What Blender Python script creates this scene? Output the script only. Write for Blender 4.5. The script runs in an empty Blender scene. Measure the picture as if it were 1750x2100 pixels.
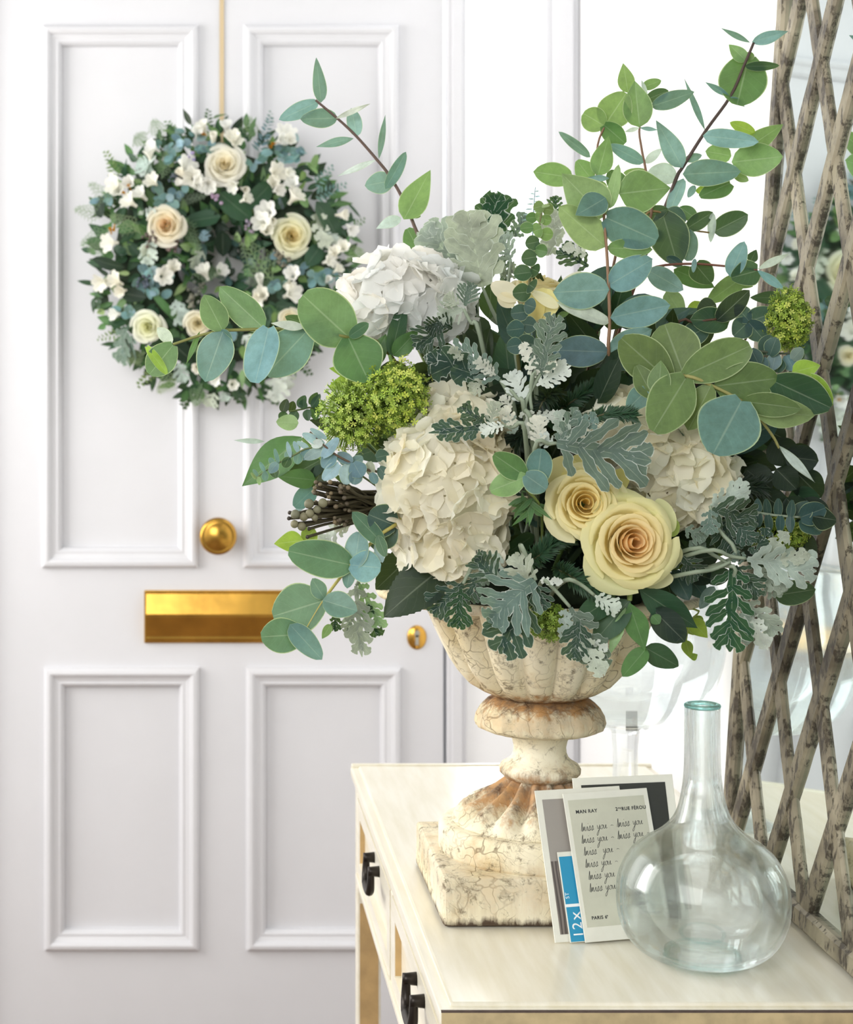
import bpy, bmesh, math, random
from mathutils import Vector, Matrix, noise
R = random.Random(7)
PI = math.pi
C = bpy.context.scene.collection
SC = bpy.context.scene
# ------------------------------------------------------------------ camera, world, light, exposure
F = 3600.0                      # focal length in pixels of the 1750 x 2100 frame
PX, PY, CAMZ = 425.0, 770.0, 1.40   # shift-lens principal point and eye height
cam = bpy.data.cameras.new('camera'); camo = bpy.data.objects.new('camera', cam); C.objects.link(camo)
camo.location = (0, 0, CAMZ); camo.rotation_euler = (PI / 2, 0, 0)
cam.sensor_fit = 'AUTO'; cam.sensor_width = 36; cam.lens = F / 2100 * 36
cam.shift_x = (875 - PX) / 2100; cam.shift_y = -(1050 - PY) / 2100
cam.dof.use_dof = True; cam.dof.focus_distance = 1.86; cam.dof.aperture_fstop = 9.5
cam.clip_start = .05
SC.camera = camo
w = bpy.data.worlds.new('world'); SC.world = w; w.use_nodes = True
w.node_tree.nodes['Background'].inputs[0].default_value = (1.0, 1.0, 1.0, 1)
w.node_tree.nodes['Background'].inputs[1].default_value = .40
def area(name, loc, target, sx, sy, power, col=(1, 1, 1)):
    l = bpy.data.lights.new(name, 'AREA'); l.shape = 'RECTANGLE'; l.size = sx; l.size_y = sy; l.energy = power; l.color = col
    o = bpy.data.objects.new(name, l); C.objects.link(o); o.location = loc
    o.rotation_euler = (Vector(target) - Vector(loc)).to_track_quat('-Z', 'Y').to_euler()
    return o
area('window_daylight', (-1.72, 2.55, 1.75), (.7, 2.65, 1.35), 1.3, 1.5, 48, (1, .98, .95))
area('sidelight_daylight', (.597, 3.80, 1.95), (.52, 2.2, 1.1), .5, 2.2, 22, (.96, .98, 1))
area('front_fill', (-1.0, -.5, 2.1), (.3, 2.0, 1.2), 1.6, 1.4, 52, (1, 1, .985))  # added fill lamp behind the camera that brightens the flowers
SC.view_settings.view_transform = 'Standard'; SC.view_settings.look = 'None'
SC.view_settings.gamma = 1; SC.view_settings.exposure = 0.0; SC.view_settings.use_curve_mapping = False
SC.cycles.use_denoising = True; SC.cycles.max_bounces = 14; SC.cycles.transmission_bounces = 12; SC.cycles.transparent_max_bounces = 16
SC.cycles.sample_clamp_indirect = 6

def at(x, y, Y): return Vector(((x - PX) * Y / F, Y, CAMZ - (y - PY) * Y / F))
def px2m(d, Y): return d * Y / F
def lin(h):
    h = h.lstrip('#'); c = [int(h[i:i + 2], 16) / 255 for i in (0, 2, 4)]
    return tuple((v / 12.92 if v <= .04045 else ((v + .055) / 1.055) ** 2.4) for v in c) + (1.0,)

# ------------------------------------------------------------------ materials
class NT:
    def __init__(s, name):
        s.m = bpy.data.materials.new(name); s.m.use_nodes = True; s.t = s.m.node_tree
        s.b = s.t.nodes['Principled BSDF']; s.out = s.t.nodes['Material Output']
    def n(s, typ, **kw):
        o = s.t.nodes.new(typ)
        for k, v in kw.items(): setattr(o, k, v)
        return o
    def l(s, a, b): s.t.links.new(a, b)
    def val(s, sock, v):
        if hasattr(v, 'is_linked') or hasattr(v, 'links'): s.l(v, sock)
        else: sock.default_value = v
    def math(s, op, a, b=0.0, clamp=False):
        o = s.n('ShaderNodeMath', operation=op, use_clamp=clamp); s.val(o.inputs[0], a); s.val(o.inputs[1], b); return o.outputs[0]
    def mix(s, f, a, b, mode='MIX'):
        o = s.n('ShaderNodeMix', data_type='RGBA', blend_type=mode); s.val(o.inputs[0], f); s.val(o.inputs[6], a); s.val(o.inputs[7], b); return o.outputs[2]
    def ramp(s, f, lo, hi):
        o = s.n('ShaderNodeMapRange', clamp=True); s.val(o.inputs[0], f); o.inputs[1].default_value = lo; o.inputs[2].default_value = hi; return o.outputs[0]
    def noise(s, scale, detail=4, vec=None, rough=.55):
        o = s.n('ShaderNodeTexNoise'); o.inputs['Scale'].default_value = scale; o.inputs['Detail'].default_value = detail; o.inputs['Roughness'].default_value = rough
        if vec is not None: s.l(vec, o.inputs['Vector'])
        return o.outputs['Fac']
    def obj(s): return s.n('ShaderNodeTexCoord').outputs['Object']
    def pos(s): return s.n('ShaderNodeNewGeometry').outputs['Position']
    def bump(s, h, strength=.3, dist=.002):
        o = s.n('ShaderNodeBump'); o.inputs['Strength'].default_value = strength; o.inputs['Distance'].default_value = dist
        s.l(h, o.inputs['Height']); s.l(o.outputs[0], s.b.inputs['Normal'])
    def set(s, col=None, rough=.5, metal=0, spec=None):
        if col is not None: s.val(s.b.inputs['Base Color'], col)
        s.val(s.b.inputs['Roughness'], rough); s.val(s.b.inputs['Metallic'], metal)
        if spec is not None: s.b.inputs['Specular IOR Level'].default_value = spec
        return s.m

def plain(name, h, rough=.5, metal=0, spec=None, grain=0, gscale=40):
    t = NT(name); c = lin(h)
    if grain:
        f = t.noise(gscale, 5, t.pos())
        c2 = tuple(v * (1 - grain) for v in c[:3]) + (1,)
        col = t.mix(t.ramp(f, .35, .65), c2, c); t.bump(f, .15, .001)
    else: col = c
    return t.set(col, rough, metal, spec)

def leaf_mat(name, rough, trans, vein=.25, edge=None, edge_w=.06, spec=.4, mottled=.15):
    """colour comes from the object's own colour; veins and margin follow the leaf's UV"""
    t = NT(name)
    oi = t.n('ShaderNodeObjectInfo'); uv = t.n('ShaderNodeUVMap').outputs[0]
    sx = t.n('ShaderNodeSeparateXYZ'); t.l(uv, sx.inputs[0])
    au = t.math('ABSOLUTE', t.math('MULTIPLY', t.math('SUBTRACT', sx.outputs[0], .5), 2.0))
    mid = t.math('SUBTRACT', 1.0, t.ramp(au, .015, .05))
    ph = t.math('FRACT', t.math('SUBTRACT', t.math('MULTIPLY', sx.outputs[1], 6.0), t.math('MULTIPLY', au, 2.0)))
    sv = t.math('MULTIPLY', t.math('SUBTRACT', 1.0, t.ramp(t.math('ABSOLUTE', t.math('SUBTRACT', ph, .5)), .01, .05)), .22)
    v = t.math('MULTIPLY', t.math('MAXIMUM', mid, sv), vein)
    base = oi.outputs['Color']
    n1 = t.noise(60, 6, t.pos(), .7)
    dark = t.mix(t.ramp(n1, .35, .62), t.mix(mottled * 2, base, (.02, .04, .03, 1)), base)
    col = t.mix(v, dark, t.mix(.55, base, (.75, .85, .62, 1)))
    if edge:
        col = t.mix(t.math('MULTIPLY', t.ramp(au, 1 - edge_w * 1.6, 1 - edge_w * .4), .85), col, lin(edge))
    t.bump(t.math('ADD', n1, t.math('MULTIPLY', v, -1.0)), .25, .001)
    t.set(col, rough, 0, spec)
    tb = t.n('ShaderNodeBsdfTranslucent')
    t.l(t.mix(.34, col, (.50, .72, .12, 1)) if vein else col, tb.inputs[0])
    mx = t.n('ShaderNodeMixShader'); mx.inputs[0].default_value = trans
    t.l(t.b.outputs[0], mx.inputs[1]); t.l(tb.outputs[0], mx.inputs[2]); t.l(mx.outputs[0], t.out.inputs[0])
    return t.m
M = {}
M['leaf'] = leaf_mat('eucalyptus_leaf', .45, .27, .3, '#c3d3a0', .04)
M['gloss'] = leaf_mat('glossy_leaf', .42, .18, .2, None, spec=.3)
M['felt'] = leaf_mat('felted_leaf', .85, .22, .5, '#dfe6dc', .075, .1)
M['petal'] = leaf_mat('petal', .6, .42, .0, None, spec=.2, mottled=.0)
M['stem'] = NT('stem_bark'); _t = M['stem']; M['stem'] = _t.set(_t.n('ShaderNodeObjectInfo').outputs['Color'], .6)
M['white'] = plain('white_gloss_paint', '#dadadd', .38, grain=.02, gscale=9)
M['wall'] = plain('white_wall_paint', '#f6f6f6', .7)
M['floor'] = plain('warm_floor', '#7d6454', .45, grain=.25, gscale=6)
M['brass'] = plain('aged_brass', '#dba94f', .24, 1, grain=.3, gscale=14)
M['black'] = plain('keyhole_black', '#141414', .6)
M['iron'] = plain('dark_iron', '#2f2a26', .38, .7)
M['steel'] = plain('steel', '#c9c9c9', .2, 1)
M['ribbon'] = plain('tan_ribbon', '#cdb892', .6)
M['paper'] = plain('cream_card', '#e9e8dc', .7, grain=.04, gscale=60)
M['letter'] = plain('grey_cream_letter', '#cfcfbd', .75, grain=.1, gscale=25)
M['ink'] = plain('black_ink', '#23252a', .7)
M['print_dark'] = plain('dark_print', '#25261f', .4)
M['blue'] = plain('turquoise_card', '#2793bd', .5)
M['print_white'] = plain('white_print', '#f4f6f6', .6)
M['moss'] = plain('moss', '#2a3a26', .9, grain=.4, gscale=60)

def urn_mat():
    t = NT('cracked_cream_paint'); P = t.obj()
    z = t.n('ShaderNodeSeparateXYZ'); t.l(P, z.inputs[0]); z = z.outputs[2]
    wn = t.n('ShaderNodeTexNoise'); wn.inputs['Scale'].default_value = 14; wn.inputs['Detail'].default_value = 3; t.l(P, wn.inputs['Vector'])
    wp = t.n('ShaderNodeVectorMath', operation='MULTIPLY_ADD'); t.l(wn.outputs['Color'], wp.inputs[0]); wp.inputs[1].default_value = (.10, .10, .10); t.l(P, wp.inputs[2])
    def crack(sc, wd):
        v = t.n('ShaderNodeTexVoronoi', feature='DISTANCE_TO_EDGE'); v.inputs['Scale'].default_value = sc; t.l(wp.outputs[0], v.inputs['Vector'])
        return t.math('SUBTRACT', 1.0, t.ramp(v.outputs['Distance'], wd * .3, wd))
    big = t.noise(9, 5, P); fine = t.noise(160, 3, P); mid = t.noise(38, 6, P, .7)
    col = t.mix(t.ramp(big, .35, .65), lin('#eee7d0'), lin('#dfd0a8'))
    col = t.mix(t.math('MULTIPLY', t.ramp(t.noise(22, 6, P, .7), .54, .72), .55), col, lin('#b4925c'))
    col = t.mix(t.math('MULTIPLY', t.ramp(mid, .53, .62), t.math('MULTIPLY', t.ramp(fine, .45, .6), .75)), col, lin('#5b4a30'))
    ck = t.math('MULTIPLY', t.math('MAXIMUM', t.math('MULTIPLY', crack(38, .028), t.ramp(big, .40, .55)), t.math('MULTIPLY', crack(110, .035), t.math('MULTIPLY', t.ramp(mid, .48, .56), .6))), .6)
    col = t.mix(ck, col, lin('#5a452b'))
    sm = t.n('ShaderNodeMapping'); t.l(P, sm.inputs[0]); sm.inputs['Scale'].default_value = (75, 75, 9); streak = t.noise(1, 5, sm.outputs[0], .7)
    def band(zc, zw, amt):
        d = t.math('ABSOLUTE', t.math('SUBTRACT', z, zc))
        return t.math('MULTIPLY', t.math('SUBTRACT', 1.0, t.ramp(t.math('ADD', d, t.math('MULTIPLY', t.math('SUBTRACT', t.math('ADD', t.math('MULTIPLY', mid, .35), t.math('MULTIPLY', streak, .65)), .5), zw * 4.5)), zw * .25, zw)), amt)
    rust = t.math('MAXIMUM', band(.2265, .016, .85), t.math('MAXIMUM', band(.125, .026, .8), t.math('MAXIMUM', band(.21, .016, .35), band(.04, .03, .22))))
    col = t.mix(rust, col, t.mix(t.ramp(mid, .4, .6), lin('#b07a3a'), lin('#553018')))
    col = t.mix(band(.0, .010, .95), col, lin('#4a382c'))
    t.bump(t.math('SUBTRACT', t.math('MULTIPLY', mid, .5), ck), .5, .0016)
    return t.set(col, .7, 0, .25)
M['urn'] = urn_mat()
def table_mat(name, h1, h2, rough):
    t = NT(name); P = t.pos()
    s = t.n('ShaderNodeMapping'); t.l(P, s.inputs[0]); s.inputs['Scale'].default_value = (30, 3, 30)
    f = t.noise(2.2, 6, s.outputs[0]); f2 = t.noise(45, 5, P, .7)
    col = t.mix(t.ramp(f, .35, .7), lin(h1), lin(h2))
    t.bump(f, .12, .0008)
    return t.set(col, rough)
M['cream'] = table_mat('cream_table_paint', '#ebe6d6', '#e1dac4', .24)
M['tan'] = plain('bare_wood', '#c9a873', .6, grain=.2, gscale=30)
M['tan_shaded'] = plain('shaded_tan_paint', '#c4b187', .6, grain=.25, gscale=50)  # tan with shade put into the colour, for the tabletop's front edge
M['worn'] = plain('worn_dark_edge', '#5a4c44', .7, grain=.3, gscale=80)
def bark():
    t = NT('peeling_silver_paint'); P = t.pos()
    m = t.n('ShaderNodeMapping'); t.l(P, m.inputs[0]); m.inputs['Scale'].default_value = (1, 1, .45)
    f = t.noise(95, 8, m.outputs[0], .72); g = t.noise(14, 4, P)
    col = t.mix(t.ramp(g, .35, .65), lin('#a0967f'), lin('#645b4a'))
    pk = t.ramp(t.math('ADD', f, t.math('MULTIPLY', t.math('SUBTRACT', g, .5), .22)), .51, .58)
    col = t.mix(t.math('MULTIPLY', pk, .85), col, lin('#3a3025'))
    t.bump(t.math('SUBTRACT', 1.0, pk), .6, .002)
    return t.set(col, .55)
M['bark'] = bark()
t = NT('mirror_glass'); M['mirror'] = t.set(lin('#e3eeec'), .03, 1)
def glass(name, h, mixin):
    t = NT(name); g = t.n('ShaderNodeBsdfGlass'); g.inputs['Color'].default_value = lin(h); g.inputs['IOR'].default_value = 1.45; g.inputs['Roughness'].default_value = 0
    tr = t.n('ShaderNodeBsdfTransparent'); tr.inputs[0].default_value = lin(h)
    mx = t.n('ShaderNodeMixShader'); mx.inputs[0].default_value = mixin
    t.l(g.outputs[0], mx.inputs[1]); t.l(tr.outputs[0], mx.inputs[2]); t.l(mx.outputs[0], t.out.inputs[0]); return t.m
M['bottle'] = glass('aqua_bottle_glass', '#fdffff', .45)
M['lip'] = glass('teal_glass', '#d6efed', .4)
M['vase'] = glass('clear_vase_glass', '#fbfdfd', .5)
M['pane'] = glass('window_glass', '#ffffff', .85)
def photo_mat():
    t = NT('grey_photograph'); P = t.obj()
    m = t.n('ShaderNodeMapping'); t.l(P, m.inputs[0]); m.inputs['Scale'].default_value = (60, 9, 1)
    wv = t.n('ShaderNodeTexWave'); wv.inputs['Scale'].default_value = 1.2; wv.inputs['Distortion'].default_value = 6; wv.inputs['Detail'].default_value = 3; t.l(m.outputs[0], wv.inputs[0])
    sx = t.n('ShaderNodeSeparateXYZ'); t.l(P, sx.inputs[0])
    lo = t.math('LESS_THAN', sx.outputs[1], .083)
    f = t.noise(300, 2, m.outputs[0])
    a = t.mix(f, lin('#8f8983'), lin('#aaa49c')); b = t.mix(wv.outputs['Fac'], lin('#4c4541'), lin('#857c75'))
    return t.set(t.mix(lo, a, b), .45)
M['photo'] = photo_mat()

# ------------------------------------------------------------------ object helpers
def link(name, me, mat, parent=None, loc=None, col=None):
    o = bpy.data.objects.new(name, me); C.objects.link(o)
    if mat is not None and not me.materials: me.materials.append(mat)
    if parent is not None: o.parent = parent
    if loc is not None: o.location = loc
    if col is not None: o.color = col
    return o
def smooth(me):
    for p in me.polygons: p.use_smooth = True
    return me
def obj(name, bm, mat, parent=None, loc=None, col=None, sm=False):
    me = bpy.data.meshes.new(name); bmesh.ops.recalc_face_normals(bm, faces=bm.faces); bm.to_mesh(me); bm.free()
    if sm: smooth(me)
    return link(name, me, mat, parent, loc, col)
def pyobj(name, vs, fs, mat, parent=None, loc=None, col=None, sm=True, uvs=None):
    me = bpy.data.meshes.new(name); me.from_pydata(vs, [], fs)
    if uvs is not None:
        ul = me.uv_layers.new(name='UVMap')
        flat = []
        for f in fs:
            for i in f: flat.extend(uvs[i])
        ul.data.foreach_set('uv', flat)
    if sm: smooth(me)
    me.update()
    return link(name, me, mat, parent, loc, col)
def tag(o, label=None, cat=None, group=None, kind=None):
    for k, v in (('label', label), ('category', cat), ('group', group), ('kind', kind)):
        if v: o[k] = v
    return o
def thing(name, loc, label, cat, group=None):
    o = bpy.data.objects.new(name, None); C.objects.link(o); o.location = loc; o.empty_display_size = .02
    return tag(o, label, cat, group)
def box(bm, lo, hi, mat=None):
    v = [bm.verts.new((x, y, z)) for x in (lo[0], hi[0]) for y in (lo[1], hi[1]) for z in (lo[2], hi[2])]
    for f in ((0, 1, 3, 2), (4, 6, 7, 5), (0, 4, 5, 1), (2, 3, 7, 6), (0, 2, 6, 4), (1, 5, 7, 3)):
        bm.faces.new([v[i] for i in f])
    return v
def bevel(bm, w, seg=2):
    bmesh.ops.bevel(bm, geom=list(bm.edges), offset=w, segments=seg, profile=.6, affect='EDGES'); return bm
def boxobj(name, lo, hi, mat, parent=None, bv=0, seg=2, kind=None):
    bm = bmesh.new(); box(bm, lo, hi)
    if bv: bevel(bm, bv, seg)
    o = obj(name, bm, mat, parent)
    if kind: o['kind'] = kind
    return o
def lathe_mesh(name, prof, n=64, fn=None, closed=False):
    vs, fs = [], []
    for (r, z) in prof:
        for k in range(n):
            a = 2 * PI * k / n
            rr, zz = (r, z) if fn is None else fn(r, z, a)
            vs.append((rr * math.cos(a), rr * math.sin(a), zz))
    m = len(prof)
    for i in range(m if closed else m - 1):
        for k in range(n):
            j = (i + 1) % m
            fs.append((i * n + k, i * n + (k + 1) % n, j * n + (k + 1) % n, j * n + k))
    if not closed:
        fs.append(tuple(range(n))[::-1]); fs.append(tuple((m - 1) * n + k for k in range(n)))
    me = bpy.data.meshes.new(name); me.from_pydata(vs, [], fs); smooth(me); me.update(); return me
def catmull(pts, n=6):
    P = [Vector(p) for p in pts]; out = []
    for i in range(len(P) - 1):
        p0, p1, p2, p3 = P[max(i - 1, 0)], P[i], P[i + 1], P[min(i + 2, len(P) - 1)]
        for k in range(n):
            t = k / n
            out.append(.5 * (2 * p1 + (p2 - p0) * t + (2 * p0 - 5 * p1 + 4 * p2 - p3) * t * t + (3 * p1 - p0 - 3 * p2 + p3) * t ** 3))
    out.append(P[-1]); return out
def tube_data(pts, rad, n=6, base=0):
    vs, fs = [], []
    m = len(pts)
    for i, p in enumerate(pts):
        d = (pts[min(i + 1, m - 1)] - pts[max(i - 1, 0)]).normalized()
        s = d.cross(Vector((0.13, 1, .21))).normalized(); u = d.cross(s)
        r = rad(i / max(1, m - 1)) if callable(rad) else rad
        for k in range(n):
            a = 2 * PI * k / n; q = p + (s * math.cos(a) + u * math.sin(a)) * r; vs.append(tuple(q))
    for i in range(m - 1):
        for k in range(n):
            fs.append((base + i * n + k, base + i * n + (k + 1) % n, base + (i + 1) * n + (k + 1) % n, base + (i + 1) * n + k))
    fs.append(tuple(base + k for k in range(n))[::-1]); fs.append(tuple(base + (m - 1) * n + k for k in range(n)))
    return vs, fs
def tube(name, pts, rad, mat, parent=None, col=None, n=6, smoothpts=4):
    org = parent_loc(parent)
    P = [Vector(p) - org for p in (catmull(pts, smoothpts) if smoothpts and len(pts) > 2 else pts)]
    vs, fs = tube_data([Vector(p) for p in P], rad, n)
    return pyobj(name, vs, fs, mat, parent, None, col)
def parent_loc(o):
    v = Vector((0, 0, 0))
    while o is not None: v = v + o.location; o = o.parent
    return v

# ------------------------------------------------------------------ leaves
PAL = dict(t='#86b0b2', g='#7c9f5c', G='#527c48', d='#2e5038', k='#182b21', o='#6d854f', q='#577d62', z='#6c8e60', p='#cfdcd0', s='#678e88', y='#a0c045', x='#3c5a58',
           m='#b3beb0', M='#6f8379', n='#3c5045', w='#dfe5dc', b='#9fbcc6', B='#6f8f9a', e='#98b57c')  # g is the backlit green, light through the leaf put into its colour
PAL = {k: lin(v) for k, v in PAL.items()}
def jitter(c, a=.14):
    f = 1 + R.uniform(-a, a); g = R.uniform(-a, a) * .5
    return (min(1, c[0] * f * (1 + g)), min(1, c[1] * f), min(1, c[2] * f * (1 - g)), 1)
def w_euc(t): return (math.sin(PI * min(1, (t * .93 + .035)) ** .74)) ** .62
def w_round(t): return max(0, math.sin(PI * (t * .96 + .02) ** .9)) ** .52
def w_ovate(t): return max(0.0, math.sin(PI * t ** .68)) ** .92
def w_lance(t): return max(0.0, math.sin(PI * t ** .85)) ** 1.1
def w_obl(t): return max(0.0, math.sin(PI * t ** .86)) ** .60
def w_serr(t): return max(0.0, math.sin(PI * t ** .7)) ** .8 * (1 - .10 * ((t * 13) % 1))
SH = dict(e=w_euc, r=w_round, v=w_ovate, l=w_lance, b=w_obl, h=w_serr)
def miller_data(a, L, s, n, wid, bend, fold, ph, nl, shal):
    """felted leaf: a midrib blade with rounded, again scalloped side lobes that sweep forward"""
    vs, uvs, fs = [], [], []
    def sub(x0, y0, ang, ln, wd, nv, sc, zo, tipw=.5, nu=4):
        b = len(vs); p2 = R.uniform(0, 6.28)
        for i in range(nv + 1):
            t = i / nv
            W = wd * (.42 + .58 * math.sin(PI * min(1, .08 + t * .80)) ** .8) * (1 if t < .86 else math.sqrt(max(0, 1 - ((t - .86) / .145) ** 2)))
            for j in range(nu + 1):
                u = -1 + 2 * j / nu
                k = 1 + .30 * math.cos(2 * PI * sc * t + (0 if u > 0 else 1.4) + p2) * (t > .15)
                y = ln * t + abs(u) * W * .18; x = u * W / 2 * k
                X = x0 + y * math.sin(ang) + x * math.cos(ang); Y = y0 + y * math.cos(ang) - x * math.sin(ang)
                q = Y / L
                z = bend * L * q * q + fold * abs(X) + zo * t + wid * .06 * math.sin(ph + q * 7 + X / wid * 5) + .04 * wd * u * u * math.sin(p2 + t * 5)
                vs.append(tuple(a * Y + s * X + n * z)); uvs.append((.5 + .5 * u, t))
        for i in range(nv):
            for j in range(nu): q = b + i * (nu + 1) + j; fs.append((q, q + 1, q + nu + 2, q + nu + 1))
    sub(0, 0, 0, L, wid * (.62 if shal else .24), 14, 4, 0)
    for i in range(nl):
        t = .16 + .70 * i / max(1, nl - 1); e = (.50 + .62 * math.sin(PI * min(1, .12 + .78 * t)) ** 1.2) * (1 - .35 * max(0, t - .62) / .3)
        for sd in (-1, 1):
            an = math.radians(62 - 30 * t + R.uniform(-7, 7)); ln = wid * .5 * e / math.sin(an) * R.uniform(.85, 1.12)
            ln = min(ln, L * (1.12 - t)); sp = L * .70 / max(1, nl - 1)
            sub(0, L * (t - .08 + R.uniform(-.03, .03)), sd * an, ln, sp * ((.95 if shal else .58) + .34 * t), 9, 2.2, R.uniform(-.05, .10) * wid)
    return vs, fs, uvs
def leaf_data(P0, P1, wid, nrm, shape='e', bend=.0, fold=.1, wave=.0, nu=8, nv=12, lobes=0):
    a = P1 - P0; L = a.length; a.normalize()
    n = (nrm - a * nrm.dot(a)).normalized(); s = a.cross(n)
    ph = R.uniform(0, 6.28)
    if lobes: return miller_data(a, L, s, n, wid, bend, fold, ph, lobes % 10, lobes > 10)
    vs, uvs, fs = [], [], []
    for i in range(nv + 1):
        t = i / nv
        W = wid * SH[shape](t) * (1 + .05 * math.sin(ph * 3 + t * 5))
        for j in range(nu + 1):
            u = -1 + 2 * j / nu
            tt = t
            x = u * W / 2
            if t < .12 and shape in 'er': tt = t - (.05 * (1 - t / .12)) * abs(u)
            z = bend * L * (tt * tt) + fold * abs(x) * 1.0 + wave * L * math.sin(ph + tt * 7 + u * 1.7) * abs(u)
            xx = x * (1 - .12 * abs(fold))
            vs.append(tuple(a * (tt * L) + s * xx + n * z)); uvs.append((.5 + .5 * u, t))
    for i in range(nv):
        for j in range(nu):
            q = i * (nu + 1) + j
            fs.append((q, q + 1, q + nu + 2, q + nu + 1))
    return vs, fs, uvs
CAMV = Vector((0, 0, CAMZ))
def leaf(parent, name, P0, P1, wid, col, roll=0, shape='e', bend=0., fold=.1, wave=0., lobes=0, mat='leaf', nrm=None, nv=12, nu=8):
    if nrm is None: nrm = (CAMV - P0).normalized()
    if roll: nrm = Matrix.Rotation(math.radians(roll), 3, (P1 - P0).normalized()) @ nrm
    vs, fs, uvs = leaf_data(P0, P1, wid, nrm, shape, bend, fold, wave, nu, nv, lobes)
    return pyobj(name, vs, fs, M[mat], parent, P0 - parent_loc(parent), col, True, uvs)

class Crop:
    def __init__(s, x0, y0, sc): s.x0, s.y0, s.sc = x0, y0, sc
    def p(s, x, y, Y): return at(s.x0 + x / s.sc, s.y0 + y / s.sc, Y)
    def d(s, v, Y): return v / s.sc * Y / F
K1 = Crop(150, 200, 1750 / 610); K2 = Crop(280, 90, 1750 / 640); K3 = Crop(1060, 40, 1750 / 640)
K4 = Crop(680, 380, 1750 / 620); K5 = Crop(480, 720, 1750 / 580); K6 = Crop(1000, 640, 1750 / 740); K0 = Crop(0, 0, 1)
ROOT = Vector((.385, 2.02, 1.13))
def foliage(K, Y, data, parent, name='leaf', mat='leaf', shape='e', tilt=1.0, rr=28, bend=None, lobes=0):
    """data lines: base x y, tip x y, width (picture units of the crop), colour, [depth offset cm], [roll deg], [shape or lobes]"""
    for ln in data.strip().splitlines():
        q = ln.split('#')[0].split()
        if not q: continue
        bx, by, tx, ty, wd = map(float, q[:5]); c = q[5]
        dy = float(q[6]) / 100 if len(q) > 6 else 0
        roll = float(q[7]) if len(q) > 7 else R.uniform(-rr, rr)
        sh = q[8] if len(q) > 8 else shape
        y0 = Y + dy + R.uniform(-.004, .004)
        P0 = K.p(bx, by, y0); lp = K.d(math.hypot(tx - bx, ty - by), y0)
        P1 = K.p(tx, ty, y0 + lp * R.uniform(-.35, .25) * tilt)
        wr = (1.18 if lobes else 1) * K.d(wd, y0) / max(.5, math.cos(math.radians(roll)))
        lb = lobes
        if sh.isdigit(): lb = int(sh); sh = shape
        b = R.uniform(-.10, .10) if bend is None else bend * R.uniform(.5, 1.2)
        leaf(parent, name, P0, P1, wr, jitter(PAL[c]), roll, sh, b, R.uniform(-.02, .22), R.uniform(0, .025) if not lb else .03, lb, mat)
def stem_of(K, Y, pts, parent, r=.0022, col='#5a4030', r2=None, root=True, name='stem'):
    P = [K.p(p[0], p[1], Y + (p[2] / 100 if len(p) > 2 else 0)) for p in pts]
    if root: P.append(P[-1].lerp(ROOT, .5) + Vector((0, .01, .0))); P.append(ROOT + Vector((R.uniform(-.05, .05), R.uniform(-.05, .05), 0)))
    r2 = r2 or r * 1.8
    return tube(name, P, lambda t: r + (r2 - r) * t, M['stem'], parent, lin(col))

# ------------------------------------------------------------------ the setting
DY = 3.52
def dx(px): return (px - PX) * DY / F
def dz(py): return CAMZ - (py - PY) * DY / F
DL, DR, DTOP = dx(-12), dx(909), 2.28
floor = boxobj('floor', (-1.7, -1.2, -.05), (.9, 3.8, 0), M['floor'], kind='structure')
bm = bmesh.new()
WL, WR = dx(955), dx(1116)
for lo, hi in (((-1.7, DY - .02, 0), (DL - .05, DY + .10, 2.7)), ((DL - .05, DY - .02, DTOP + .05), (.86, DY + .10, 2.7)),
               ((WL - .001, DY - .0, 0), (.86, DY + .10, dz(1335)))):
    box(bm, lo, hi)
obj('wall_back', bm, M['wall'])['kind'] = 'structure'
RX = .745
boxobj('wall_right', (RX, -.2, 0), (RX + .12, DY, 2.7), M['wall'], kind='structure')
bm = bmesh.new()
for lo, hi in (((-1.7, -.2, 0), (-1.6, 1.85, 2.7)), ((-1.7, 3.25, 0), (-1.6, 3.5, 2.7)), ((-1.7, 1.85, 0), (-1.6, 3.25, .9)), ((-1.7, 1.85, 2.5), (-1.6, 3.25, 2.7))): box(bm, lo, hi)
obj('wall_left', bm, M['wall'])['kind'] = 'structure'
bm = bmesh.new(); box(bm, (RX - .016, 2.2, 0), (RX, DY, .17)); bevel(bm, .004)
obj('baseboard_right', bm, M['white'])['kind'] = 'structure'
def trim(name, x0, x1, y0, z0, z1, steps=((0, 0), (.012, .010))):
    bm = bmesh.new()
    for ins, d in steps: box(bm, (x0 + ins, y0 - .012 - d, z0), (x1 - ins, y0 + .06, z1))
    bevel(bm, .003); o = obj(name, bm, M['white']); o['kind'] = 'structure'; return o
trim('trim_1', dx(916), dx(955), DY, 0, 2.7, ((0, 0), (.008, .006)))
trim('trim_2', dx(1116), RX, DY, 0, 2.7, ((0, 0), (.014, .012)))
trim('trim_3', DL - .06, DL - .004, DY, 0, 2.7)
# sidelight beside the door
fr = bmesh.new(); zs = dz(1335)
box(fr, (WL, DY - .01, zs), (WR, DY + .05, zs + .03)); bevel(fr, .004)
win = obj('window_1', fr, M['white']); win['kind'] = 'structure'
boxobj('pane', (WL, DY + .03, zs + .03), (WR, DY + .036, 2.7), M['pane'], win)
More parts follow.
